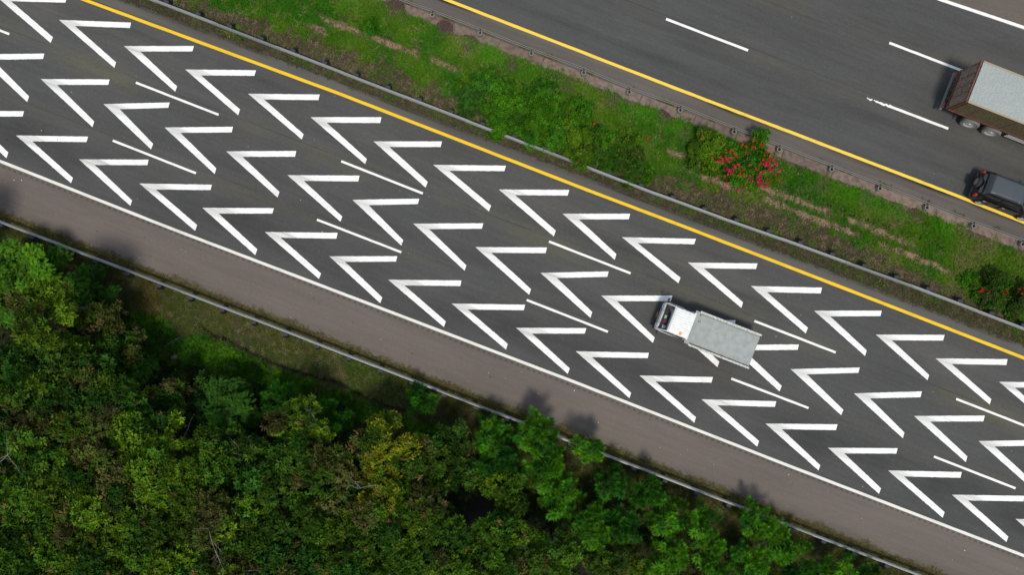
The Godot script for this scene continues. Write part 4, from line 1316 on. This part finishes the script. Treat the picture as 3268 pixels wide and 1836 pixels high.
func build_white_truck() -> void:
	var front := plan(2104, 1002, 0.0) * 0.985
	var dir := Vector3(-0.932, 0, -0.362)
	var o := thing("flatbed_truck", "small white-cabbed tipper truck with an empty grey bed driving over the chevrons", "truck", Vector3(11.36, 0, 2.66), atan2(-dir.z, dir.x))
	var white := tri_mat(noise_map(0.02, Color(0.9, 0.9, 0.9), Color(1.03, 1.03, 1.03), 81, 256), 0.7, 0.35)
	white.vertex_color_use_as_albedo = false
	white.albedo_color = Color(0.80, 0.81, 0.81).linear_to_srgb()
	white.clearcoat_enabled = true
	var greyb := tri_mat(noise_map(0.012, Color(0.90, 0.90, 0.90), Color(1.04, 1.03, 1.03), 82, 256), 0.6, 0.8)
	greyb.vertex_color_use_as_albedo = false
	greyb.albedo_color = Color(0.32, 0.355, 0.345).linear_to_srgb()
	var side_m := tri_mat(noise_map(0.03, Color(0.55, 0.53, 0.5), Color(1.12, 1.12, 1.12), 83, 256, FastNoiseLite.TYPE_SIMPLEX_SMOOTH, 4), 1.3, 0.7)
	side_m.vertex_color_use_as_albedo = false
	side_m.albedo_color = Color(0.66, 0.69, 0.675).linear_to_srgb()
	var steel := mat(Color(0.30, 0.33, 0.37), 0.4, 0.2)
	var navy := mat(Color(0.012, 0.015, 0.035), 0.5)
	# chassis
	small(o, "chassis", Vector3(-0.3, 0.62, 0), Vector3(5.2, 0.18, 0.75), M.black)
	# cab: lower body and roofed upper part
	var st := start()
	var secs := []
	for v in [[1.12, 0.84], [1.5, 0.87], [2.2, 0.88], [2.62, 0.87], [2.78, 0.84], [2.84, 0.78]]:
		secs.append(outline(0.55, 1.22, v[1], v[1], v[0], v[0] - (0.03 if v[0] > 2.6 else 0.0)))
	loft(st, secs)
	var cab := obj("cab", st, white, o)
	st = start()      # posts round the glass
	for s in [-1, 1]:
		tube(st, [Vector3(2.80, 1.20, 0.80 * s), Vector3(2.62, 1.62, 0.78 * s), Vector3(2.36, 2.02, 0.74 * s)], [0.045, 0.04, 0.045], 6)
		tube(st, [Vector3(1.16, 1.20, 0.84 * s), Vector3(1.16, 2.0, 0.76 * s)], [0.05, 0.05], 6)
		tube(st, [Vector3(1.80, 1.20, 0.86 * s), Vector3(1.82, 2.0, 0.76 * s)], [0.03, 0.03], 6)
	obj("pillar", st, white, cab)
	st = start()
	loft(st, [outline(1.98, 2.06, 0.76, 0.70, 1.10, 1.12), outline(1.98, 2.10, 0.78, 0.72, 1.25, 1.25), outline(1.98, 2.12, 0.78, 0.72, 1.8, 1.8), outline(1.98, 2.10, 0.78, 0.72, 2.28, 2.26), outline(1.98, 2.04, 0.76, 0.70, 2.38, 2.35)])
	var roof := obj("roof", st, white, o)
	for i in 9:
		small(roof, "rib", Vector3(1.74, 2.135, -0.56 + i * 0.14), Vector3(0.92, 0.028, 0.05), white, 0.008)
	st = start()
	lathe(st, Transform3D(Basis(), Vector3(1.62, 2.142, -0.60)), [Vector2(0.0, 0.014), Vector2(0.085, 0.013), Vector2(0.10, 0.0)], 20)
	obj("emblem", st, mat(Color(0.75, 0.36, 0.03), 0.6), roof)
	st = start()
	quad(st, Vector3(2.80, 1.22, -0.78), Vector3(2.80, 1.22, 0.78), Vector3(2.37, 1.99, 0.72), Vector3(2.37, 1.99, -0.72), Vector3(1, 0.6, 0))
	var pane := mat(Color(0.02, 0.03, 0.03), 0.04)
	pane.transparency = BaseMaterial3D.TRANSPARENCY_ALPHA
	pane.albedo_color.a = 0.16
	obj("windshield", st, pane, o)
	for s in [-1, 1]:
		st = start()
		quad(st, Vector3(2.60, 1.24, 0.855 * s), Vector3(1.82, 1.24, 0.865 * s), Vector3(1.84, 1.97, 0.765 * s), Vector3(2.34, 1.97, 0.755 * s), Vector3(0, 0.1, s))
		obj("side_window", st, M.glass, o)
		st = start()
		quad(st, Vector3(1.78, 1.24, 0.865 * s), Vector3(1.18, 1.24, 0.855 * s), Vector3(1.19, 1.97, 0.76 * s), Vector3(1.80, 1.97, 0.765 * s), Vector3(0, 0.1, s))
		obj("rear_quarter", st, M.glass, o)
		var door := small(o, "door", Vector3(2.2, 0.90, 0.878 * s), Vector3(0.86, 0.58, 0.024), white, 0.008)
		small(door, "handle", Vector3(1.86, 1.08, 0.896 * s), Vector3(0.13, 0.03, 0.022), M.black, 0.006)
		var mir := small(o, "mirror", Vector3(2.78, 1.42, 1.02 * s), Vector3(0.06, 0.30, 0.17), M.black, 0.02)
		st = start()
		tube(st, [Vector3(2.72, 1.28, 0.80 * s), Vector3(2.80, 1.36, 0.96 * s)], [0.012, 0.012], 6)
		obj("mirror_arm", st, M.black, mir)
		small(o, "headlight", Vector3(2.845, 0.72, 0.60 * s), Vector3(0.05, 0.16, 0.30), M.lamp, 0.02)
		small(o, "indicator", Vector3(2.83, 0.72, 0.80 * s), Vector3(0.05, 0.14, 0.08), M.amber, 0.02)
		st = start()
		tube(st, [Vector3(2.83, 1.24, 0.36 * s - 0.1), Vector3(2.66, 1.53, 0.36 * s + 0.22)], [0.01, 0.008], 5)
		obj("wiper", st, M.black, o)
	# dashboard and what lies on it
	small(o, "dashboard", Vector3(2.52, 1.20, 0), Vector3(0.46, 0.10, 1.5), M.black, 0.03)
	small(o, "seat", Vector3(1.55, 1.35, 0.0), Vector3(0.30, 0.85, 1.5), mat(Color(0.03, 0.035, 0.035), 0.9), 0.06)
	small(o, "document", Vector3(2.56, 1.258, 0.02), Vector3(0.15, 0.012, 0.20), mat(Color(0.42, 0.62, 0.60), 0.8), 0.003)
	small(o, "cloth", Vector3(2.50, 1.268, -0.22), Vector3(0.20, 0.03, 0.17), mat(Color(0.35, 0.03, 0.12), 0.9), 0.01)
	small(o, "paper", Vector3(2.46, 1.262, -0.56), Vector3(0.22, 0.012, 0.18), mat(Color(0.7, 0.7, 0.68), 0.8), 0.003)
	# front: cowl, grille, bumper
	small(o, "cowl", Vector3(2.855, 1.12, 0), Vector3(0.06, 0.20, 1.52), steel, 0.02)
	var gr := small(o, "grille", Vector3(2.86, 0.88, 0), Vector3(0.05, 0.20, 0.86), M.black, 0.01)
	for i in 3: small(gr, "slat", Vector3(2.892, 0.82 + i * 0.06, 0), Vector3(0.02, 0.02, 0.82), M.chrome, 0.005)
	var bu := small(o, "bumper", Vector3(2.86, 0.48, 0), Vector3(0.14, 0.26, 1.70), navy, 0.04)
	small(bu, "number_plate", Vector3(2.94, 0.48, 0.0), Vector3(0.016, 0.13, 0.36), mat(Color(0.55, 0.33, 0.05), 0.6), 0.004)
	# bed: floor plates, flared sides, headboard, tailgate
	st = start()
	box(st, Vector3(-1.10, 1.24, 0), Vector3(3.72, 0.07, 1.80), 0.01)
	var floor_ := obj("bed_floor", st, greyb, o)
	for i in 3: small(floor_, "floor_seam", Vector3(-2.0 + i * 0.93, 1.278, 0), Vector3(0.03, 0.010, 1.70), greyb, 0.004)
	for s in [-1, 1]:
		st = start()
		var lean := Basis(Vector3.RIGHT, 0.42 * s)
		box(st, Vector3(-1.10, 1.24, 0.945 * s), Vector3(3.74, 0.46, 0.035), 0.008, lean)
		var wall := obj("side_board", st, side_m, o)
		small(wall, "top_rail", Vector3(-1.10, 1.46, 1.02 * s), Vector3(3.80, 0.05, 0.12), side_m, 0.012)
		small(wall, "rub_rail", Vector3(-1.10, 1.16, 1.0 * s), Vector3(3.70, 0.06, 0.10), side_m, 0.012)
		for i in 6: small(wall, "stake", Vector3(-2.85 + i * 0.70, 1.22, 0.985 * s), Vector3(0.07, 0.44, 0.05), side_m, 0.01, lean)
		if s < 0: small(wall, "rust_patch", Vector3(-0.15, 1.36, -0.985 + 0.012), Vector3(1.0, 0.16, 0.012), mat(Color(0.11, 0.09, 0.06), 0.95), 0.003, lean)
		small(o, "mudguard", Vector3(-1.55, 0.90, 0.80 * s), Vector3(1.0, 0.03, 0.40), M.black, 0.01)
		small(o, "tail_lamp", Vector3(-3.0, 0.72, 0.66 * s), Vector3(0.04, 0.10, 0.26), M.red_lamp, 0.01)
	small(o, "tailgate", Vector3(-2.98, 1.06, 0), Vector3(0.05, 0.44, 1.84), greyb, 0.01)
	st = start()
	box(st, Vector3(0.80, 1.18, 0), Vector3(0.06, 0.52, 1.86), 0.012)
	var head := obj("headboard", st, side_m, o)
	small(head, "ledge", Vector3(0.93, 1.46, 0), Vector3(0.30, 0.05, 2.02), greyb, 0.012)
	small(head, "hook", Vector3(0.60, 1.40, 0.42), Vector3(0.20, 0.07, 0.05), side_m, 0.012)
	small(head, "hook", Vector3(0.66, 1.42, 0.80), Vector3(0.12, 0.10, 0.06), side_m, 0.012)
	small(o, "fuel_tank", Vector3(0.15, 0.60, 0.72), Vector3(0.75, 0.38, 0.36), steel, 0.08)
	small(o, "battery_box", Vector3(0.15, 0.60, -0.72), Vector3(0.5, 0.34, 0.34), M.black, 0.03)
	for s in [-1, 1]:
		wheel(o, Vector3(2.05, 0.36, 0.70 * s), 0.36, 0.20, s)
		wheel(o, Vector3(-1.55, 0.36, 0.72 * s), 0.36, 0.20, s)
		wheel(o, Vector3(-1.55, 0.36, 0.48 * s), 0.36, 0.20, s)

func build_dump_truck() -> void:
	var dir := Vector3(0.931, 0, 0.365)
	var o := thing("dump_truck", "large brown tipper lorry with a heaped pale grey load at the right edge", "truck", Vector3(25.93, 0, -11.60), atan2(-dir.z, dir.x))
	var plank_m := tri_mat(noise_map(0.02, Color(0.55, 0.52, 0.48), Color(1.25, 1.25, 1.2), 91, 256), 1.1, 0.85)
	plank_m.vertex_color_use_as_albedo = false
	plank_m.albedo_color = Color(0.12, 0.095, 0.045).linear_to_srgb()
	var gate_m := plank_m.duplicate()
	gate_m.albedo_color = Color(0.33, 0.25, 0.215).linear_to_srgb()
	var red := tri_mat(noise_map(0.02, Color(0.6, 0.6, 0.6), Color(1.2, 1.2, 1.2), 92, 256), 1.1, 0.7)
	red.vertex_color_use_as_albedo = false
	red.albedo_color = Color(0.16, 0.055, 0.036).linear_to_srgb()
	var pale := tri_mat(noise_map(0.09, Color(0.74, 0.75, 0.75), Color(1.14, 1.13, 1.13), 93, 512, FastNoiseLite.TYPE_VALUE, 3), 0.9, 0.95)
	pale.albedo_color = Color(0.36, 0.40, 0.385).linear_to_srgb()
	pale.vertex_color_use_as_albedo = false
	small(o, "chassis", Vector3(4.6, 0.85, 0), Vector3(9.0, 0.26, 0.9), M.black)
	# sides: planks between red rails, with stakes
	for s in [-1, 1]:
		var side := Node3D.new()
		side.name = "side_wall"
		o.add_child(side, true)
		for i in 8:
			small(side, "plank", Vector3(4.05, 1.32 + i * 0.205, 1.20 * s), Vector3(7.7, 0.192, 0.045), plank_m, 0.012)
		for i in 4: small(side, "stake", Vector3(1.1 + i * 2.1, 2.04, 1.226 * s), Vector3(0.05, 1.62, 0.03), plank_m, 0.01)
		small(side, "top_rail", Vector3(4.05, 2.96, 1.215 * s), Vector3(7.9, 0.07, 0.09), mat(Color(0.34, 0.27, 0.17), 0.8), 0.012)
		small(side, "sill_rail", Vector3(4.05, 1.16, 1.225 * s), Vector3(7.9, 0.13, 0.07), red, 0.015)
		small(side, "fender", Vector3(2.5, 1.06, 1.10 * s), Vector3(2.9, 0.05, 0.30), red, 0.015)
		small(side, "corner_post", Vector3(0.06, 2.05, 1.20 * s), Vector3(0.13, 1.86, 0.12), red, 0.015)
	# rear gate
	var gate := small(o, "tailgate", Vector3(0.02, 2.02, 0), Vector3(0.05, 1.78, 2.30), gate_m, 0.01)
	for i in 4:
		for j in 2: small(gate, "panel", Vector3(-0.02, 1.60 + j * 0.84, -0.85 + i * 0.567), Vector3(0.04, 0.74, 0.48), gate_m, 0.012)
	for i in 5: small(gate, "rib", Vector3(-0.03, 2.02, -1.13 + i * 0.565), Vector3(0.07, 1.78, 0.06), gate_m, 0.01)
	small(gate, "cross_bar", Vector3(-0.035, 2.02, 0), Vector3(0.07, 0.07, 2.3), gate_m, 0.01)
	small(gate, "top_bar", Vector3(0.0, 2.95, 0), Vector3(0.10, 0.08, 2.42), red, 0.012)
	small(gate, "lower_bar", Vector3(-0.02, 1.15, 0), Vector3(0.14, 0.12, 2.46), red, 0.012)
	# load under a stretched sheet
	var heap_st := start()
	heap_st.set_smooth_group(1)
	for i in 40:
		for j in 14:
			var q := []
			for c in [[0, 0], [1, 0], [1, 1], [0, 1]]:
				var u: float = (i + c[0]) / 40.0
				var w: float = (j + c[1]) / 14.0
				var x := lerpf(0.10, 7.92, u)
				var z := lerpf(-1.18, 1.18, w)
				var y := 2.97 + 0.10 * sin(u * PI) * sin(w * PI) + 0.035 * broad.get_noise_2d(x * 9.0, z * 9.0) * sin(w * PI)
				q.append(Vector3(x, y, z))
			quad(heap_st, q[0], q[1], q[2], q[3], Vector3.UP)
	heap_st.generate_normals()
	obj("load_sheet", heap_st, pale, o)
	# running gear
	for s in [-1, 1]:
		wheel(o, Vector3(1.85, 0.53, 1.22 * s), 0.53, 0.30, s, true, 0.62)
		wheel(o, Vector3(3.22, 0.53, 1.22 * s), 0.53, 0.30, s, true, 0.62)
		wheel(o, Vector3(8.55, 0.53, 1.05 * s), 0.53, 0.30, s, true, 0.62)
		for i in 3: small(o, "underrun_bar", Vector3(5.6, 0.55 + i * 0.16, 1.20 * s), Vector3(3.2, 0.06, 0.04), M.rim, 0.012)
		small(o, "underrun_post", Vector3(4.2, 0.76, 1.16 * s), Vector3(0.10, 0.55, 0.06), M.black, 0.01)
		small(o, "tail_lamp", Vector3(-0.14, 0.86, 0.95 * s), Vector3(0.05, 0.12, 0.36), M.red_lamp, 0.015)
		small(o, "mud_flap", Vector3(1.15, 0.62, 1.05 * s), Vector3(0.02, 0.55, 0.5), M.black, 0.005)
	small(o, "rear_bumper", Vector3(-0.14, 0.62, 0), Vector3(0.12, 0.16, 2.36), mat(Color(0.14, 0.19, 0.155), 0.7), 0.02)
	for i in 3: small(o, "tow_bracket", Vector3(-0.07, 0.92, -0.5 + i * 0.5), Vector3(0.12, 0.22, 0.14), red, 0.02)
	# cab
	var st := start()
	loft(st, [outline(0.75, 2.75, 1.15, 1.10, 8.15, 8.2), outline(0.75, 2.95, 1.20, 1.10, 8.4, 8.4), outline(0.7, 2.95, 1.22, 1.10, 9.5, 9.4), outline(0.65, 2.6, 1.20, 1.05, 10.1, 9.75), outline(0.65, 1.7, 1.12, 1.1, 10.2, 10.05)])
	obj("cab", st, red, o)
	small(o, "front_bumper", Vector3(10.22, 0.55, 0), Vector3(0.16, 0.34, 2.4), M.black, 0.04)

func build_car() -> void:
	var dir := Vector3(0.935, 0, 0.355)
	var o := thing("black_car", "black off-road car with a spare wheel on its tail driving along the yellow line", "car", Vector3(29.46, 0, -5.40), atan2(-dir.z, dir.x))
	var paint := mat(Color(0.008, 0.008, 0.009), 0.25)
	paint.clearcoat_enabled = true
	paint.clearcoat_roughness = 0.05
	var roof_m := mat(Color(0.026, 0.034, 0.046), 0.4)
	roof_m.clearcoat_enabled = true
	var st := start()
	loft(st, [outline(0.45, 0.82, 0.70, 0.66, -2.14, -2.10), outline(0.32, 0.98, 0.82, 0.76, -2.05, -2.02), outline(0.28, 1.04, 0.86, 0.80, -1.75, -1.75), outline(0.26, 1.04, 0.86, 0.80, -0.5, -0.5), outline(0.26, 1.03, 0.86, 0.80, 0.7, 0.7),
		outline(0.28, 1.00, 0.86, 0.78, 1.2, 1.15), outline(0.30, 0.94, 0.84, 0.74, 1.8, 1.72), outline(0.36, 0.80, 0.76, 0.66, 2.10, 2.02), outline(0.42, 0.66, 0.62, 0.56, 2.18, 2.14)])
	var body := obj("body", st, paint, o)
	st = start()
	loft(st, [outline(1.0, 1.40, 0.74, 0.64, -2.02, -1.92), outline(1.0, 1.66, 0.77, 0.60, -1.95, -1.66), outline(1.0, 1.70, 0.79, 0.60, -0.4, -0.4), outline(1.0, 1.67, 0.79, 0.58, 0.62, 0.22), outline(1.0, 1.35, 0.77, 0.66, 1.0, 0.70), outline(1.0, 1.06, 0.74, 0.72, 1.12, 1.06)])
	obj("glasshouse", st, M.glass, o)
	st = start()
	loft(st, [outline(1.645, 1.69, 0.53, 0.48, -1.74, -1.70), outline(1.66, 1.735, 0.585, 0.52, -1.55, -1.55), outline(1.665, 1.75, 0.59, 0.52, -0.5, -0.5), outline(1.65, 1.735, 0.585, 0.52, 0.10, 0.10), outline(1.63, 1.69, 0.54, 0.48, 0.32, 0.28)])
	var roof := obj("roof", st, roof_m, o)
	for s in [-1, 1]:
		st = start()
		tube(st, [Vector3(-1.5, 1.70, 0.56 * s), Vector3(-1.38, 1.78, 0.555 * s), Vector3(-0.1, 1.785, 0.555 * s), Vector3(0.04, 1.71, 0.56 * s)], [0.02, 0.022, 0.022, 0.02], 6)
		obj("roof_rail", st, M.black, roof)
		st = start()
		for x in [[-1.98, -1.70], [-0.75, -0.72], [0.95, 0.30]]:
			tube(st, [Vector3(x[0], 1.03, 0.785 * s), Vector3(x[1], 1.66, 0.61 * s)], [0.04, 0.035], 6)
		obj("pillar", st, paint, o)
		for d in [[-1.05, 0.98], [0.15, 1.05]]:
			var door := small(o, "door", Vector3(d[0], 0.72, 0.862 * s), Vector3(d[1], 0.50, 0.022), paint, 0.01)
			small(door, "handle", Vector3(d[0] - 0.36, 0.88, 0.882 * s), Vector3(0.18, 0.035, 0.03), M.chrome, 0.01)
			small(door, "trim", Vector3(d[0], 0.55, 0.880 * s), Vector3(d[1] - 0.04, 0.05, 0.02), mat(Color(0.09, 0.07, 0.06), 0.5), 0.006)
		small(o, "mirror", Vector3(0.86, 1.08, 0.95 * s), Vector3(0.14, 0.15, 0.20), paint, 0.04)
		small(o, "tail_lamp", Vector3(-2.06, 0.90, 0.70 * s), Vector3(0.14, 0.30, 0.16), M.red_lamp, 0.04)
		small(o, "headlight", Vector3(1.98, 0.72, 0.60 * s), Vector3(0.18, 0.16, 0.26), M.lamp, 0.05)
		for x in [-1.35, 1.35]:
			wheel(o, Vector3(x, 0.34, 0.79 * s), 0.34, 0.22, s, false, 0.66)
			st = start()
			var pts := []
			var rr := []
			for i in 9:
				var a := PI * i / 8.0
				pts.append(Vector3(x + cos(a) * 0.40, 0.34 + sin(a) * 0.40, 0.865 * s))
				rr.append(0.032)
			tube(st, pts, rr, 6)
			obj("wheel_arch", st, M.black, body)
	# tail door with the spare wheel, rear window, bumper
	st = start()
	quad(st, Vector3(-2.05, 1.10, -0.58), Vector3(-2.05, 1.10, 0.58), Vector3(-1.74, 1.60, 0.52), Vector3(-1.74, 1.60, -0.52), Vector3(-1, 0.4, 0))
	obj("rear_window", st, M.glass, o)
	var sp := Transform3D(Basis(Vector3(0, 0, 1), Vector3(-1, 0, 0), Vector3(0, -1, 0)), Vector3(-2.20, 0.90, -0.05))
	var spare := Node3D.new()
	spare.name = "spare_wheel"
	o.add_child(spare, true)
	st = start()
	lathe(st, sp, [Vector2(0.22, 0.10), Vector2(0.30, 0.11), Vector2(0.335, 0.07), Vector2(0.34, -0.07), Vector2(0.30, -0.11), Vector2(0.0, -0.11)], 28)
	obj("tyre", st, M.tyre, spare)
	st = start()
	lathe(st, sp, [Vector2(0.0, 0.125), Vector2(0.08, 0.12), Vector2(0.19, 0.10), Vector2(0.225, 0.085)], 24)
	obj("rim", st, M.chrome, spare)
	small(o, "rear_bumper", Vector3(-2.14, 0.48, 0), Vector3(0.16, 0.22, 1.62), M.black, 0.06)
	small(o, "front_bumper", Vector3(2.16, 0.48, 0), Vector3(0.16, 0.24, 1.40), paint, 0.06)
	small(o, "spoiler", Vector3(-1.80, 1.70, 0), Vector3(0.20, 0.035, 1.06), paint, 0.012)

# ------------------------------------------------------------------
func _ready() -> void:
	# camera: straight down from 44 m
	var cam := Camera3D.new()
	cam.name = "camera"
	cam.position = Vector3(0, EYE, 0)
	cam.rotation_degrees = Vector3(-90, 0, 0)
	cam.fov = 2.0 * rad_to_deg(atan(918.0 / UNIT / EYE))
	cam.near = 0.5
	cam.far = 1500.0
	add_child(cam)
	cam.current = true
	# sky: bright broken cloud
	var env := Environment.new()
	env.background_mode = Environment.BG_SKY
	var sky := Sky.new()
	var sm := ProceduralSkyMaterial.new()
	sm.sky_top_color = Color(0.66, 0.72, 0.80)
	sm.sky_horizon_color = Color(0.80, 0.82, 0.84)
	sm.ground_bottom_color = Color(0.2, 0.2, 0.18)
	sm.ground_horizon_color = Color(0.6, 0.62, 0.62)
	sm.sky_energy_multiplier = 1.0
	sky.sky_material = sm
	env.sky = sky
	env.tonemap_mode = Environment.TONE_MAPPER_LINEAR
	env.tonemap_exposure = 1.0
	env.sdfgi_enabled = true
	env.ssao_enabled = true
	env.ssil_enabled = true
	var we := WorldEnvironment.new()
	we.name = "environment"
	we.environment = env
	add_child(we)
	# sun: high, from the bottom of the picture, softened by thin cloud
	var sun := DirectionalLight3D.new()
	sun.name = "sun"
	sun.light_energy = 0.9
	sun.light_color = Color(1.0, 0.965, 0.91)
	sun.light_angular_distance = 10.0
	sun.shadow_enabled = true
	sun.basis = Basis.looking_at(Vector3(-0.05, -1.0, -0.36), Vector3(0, 0, -1))
	add_child(sun)

	fine.seed = 3
	fine.frequency = 0.35
	fine.fractal_octaves = 3
	broad.seed = 4
	broad.frequency = 0.30
	broad.fractal_octaves = 3
	rng.seed = 1
	make_materials()
	make_leaves()
	build_ground()
	build_roads()
	build_barriers()
	build_white_truck()
	build_dump_truck()
	build_car()
	build_median_plants()
	build_forest()
	build_grass()
	build_debris()
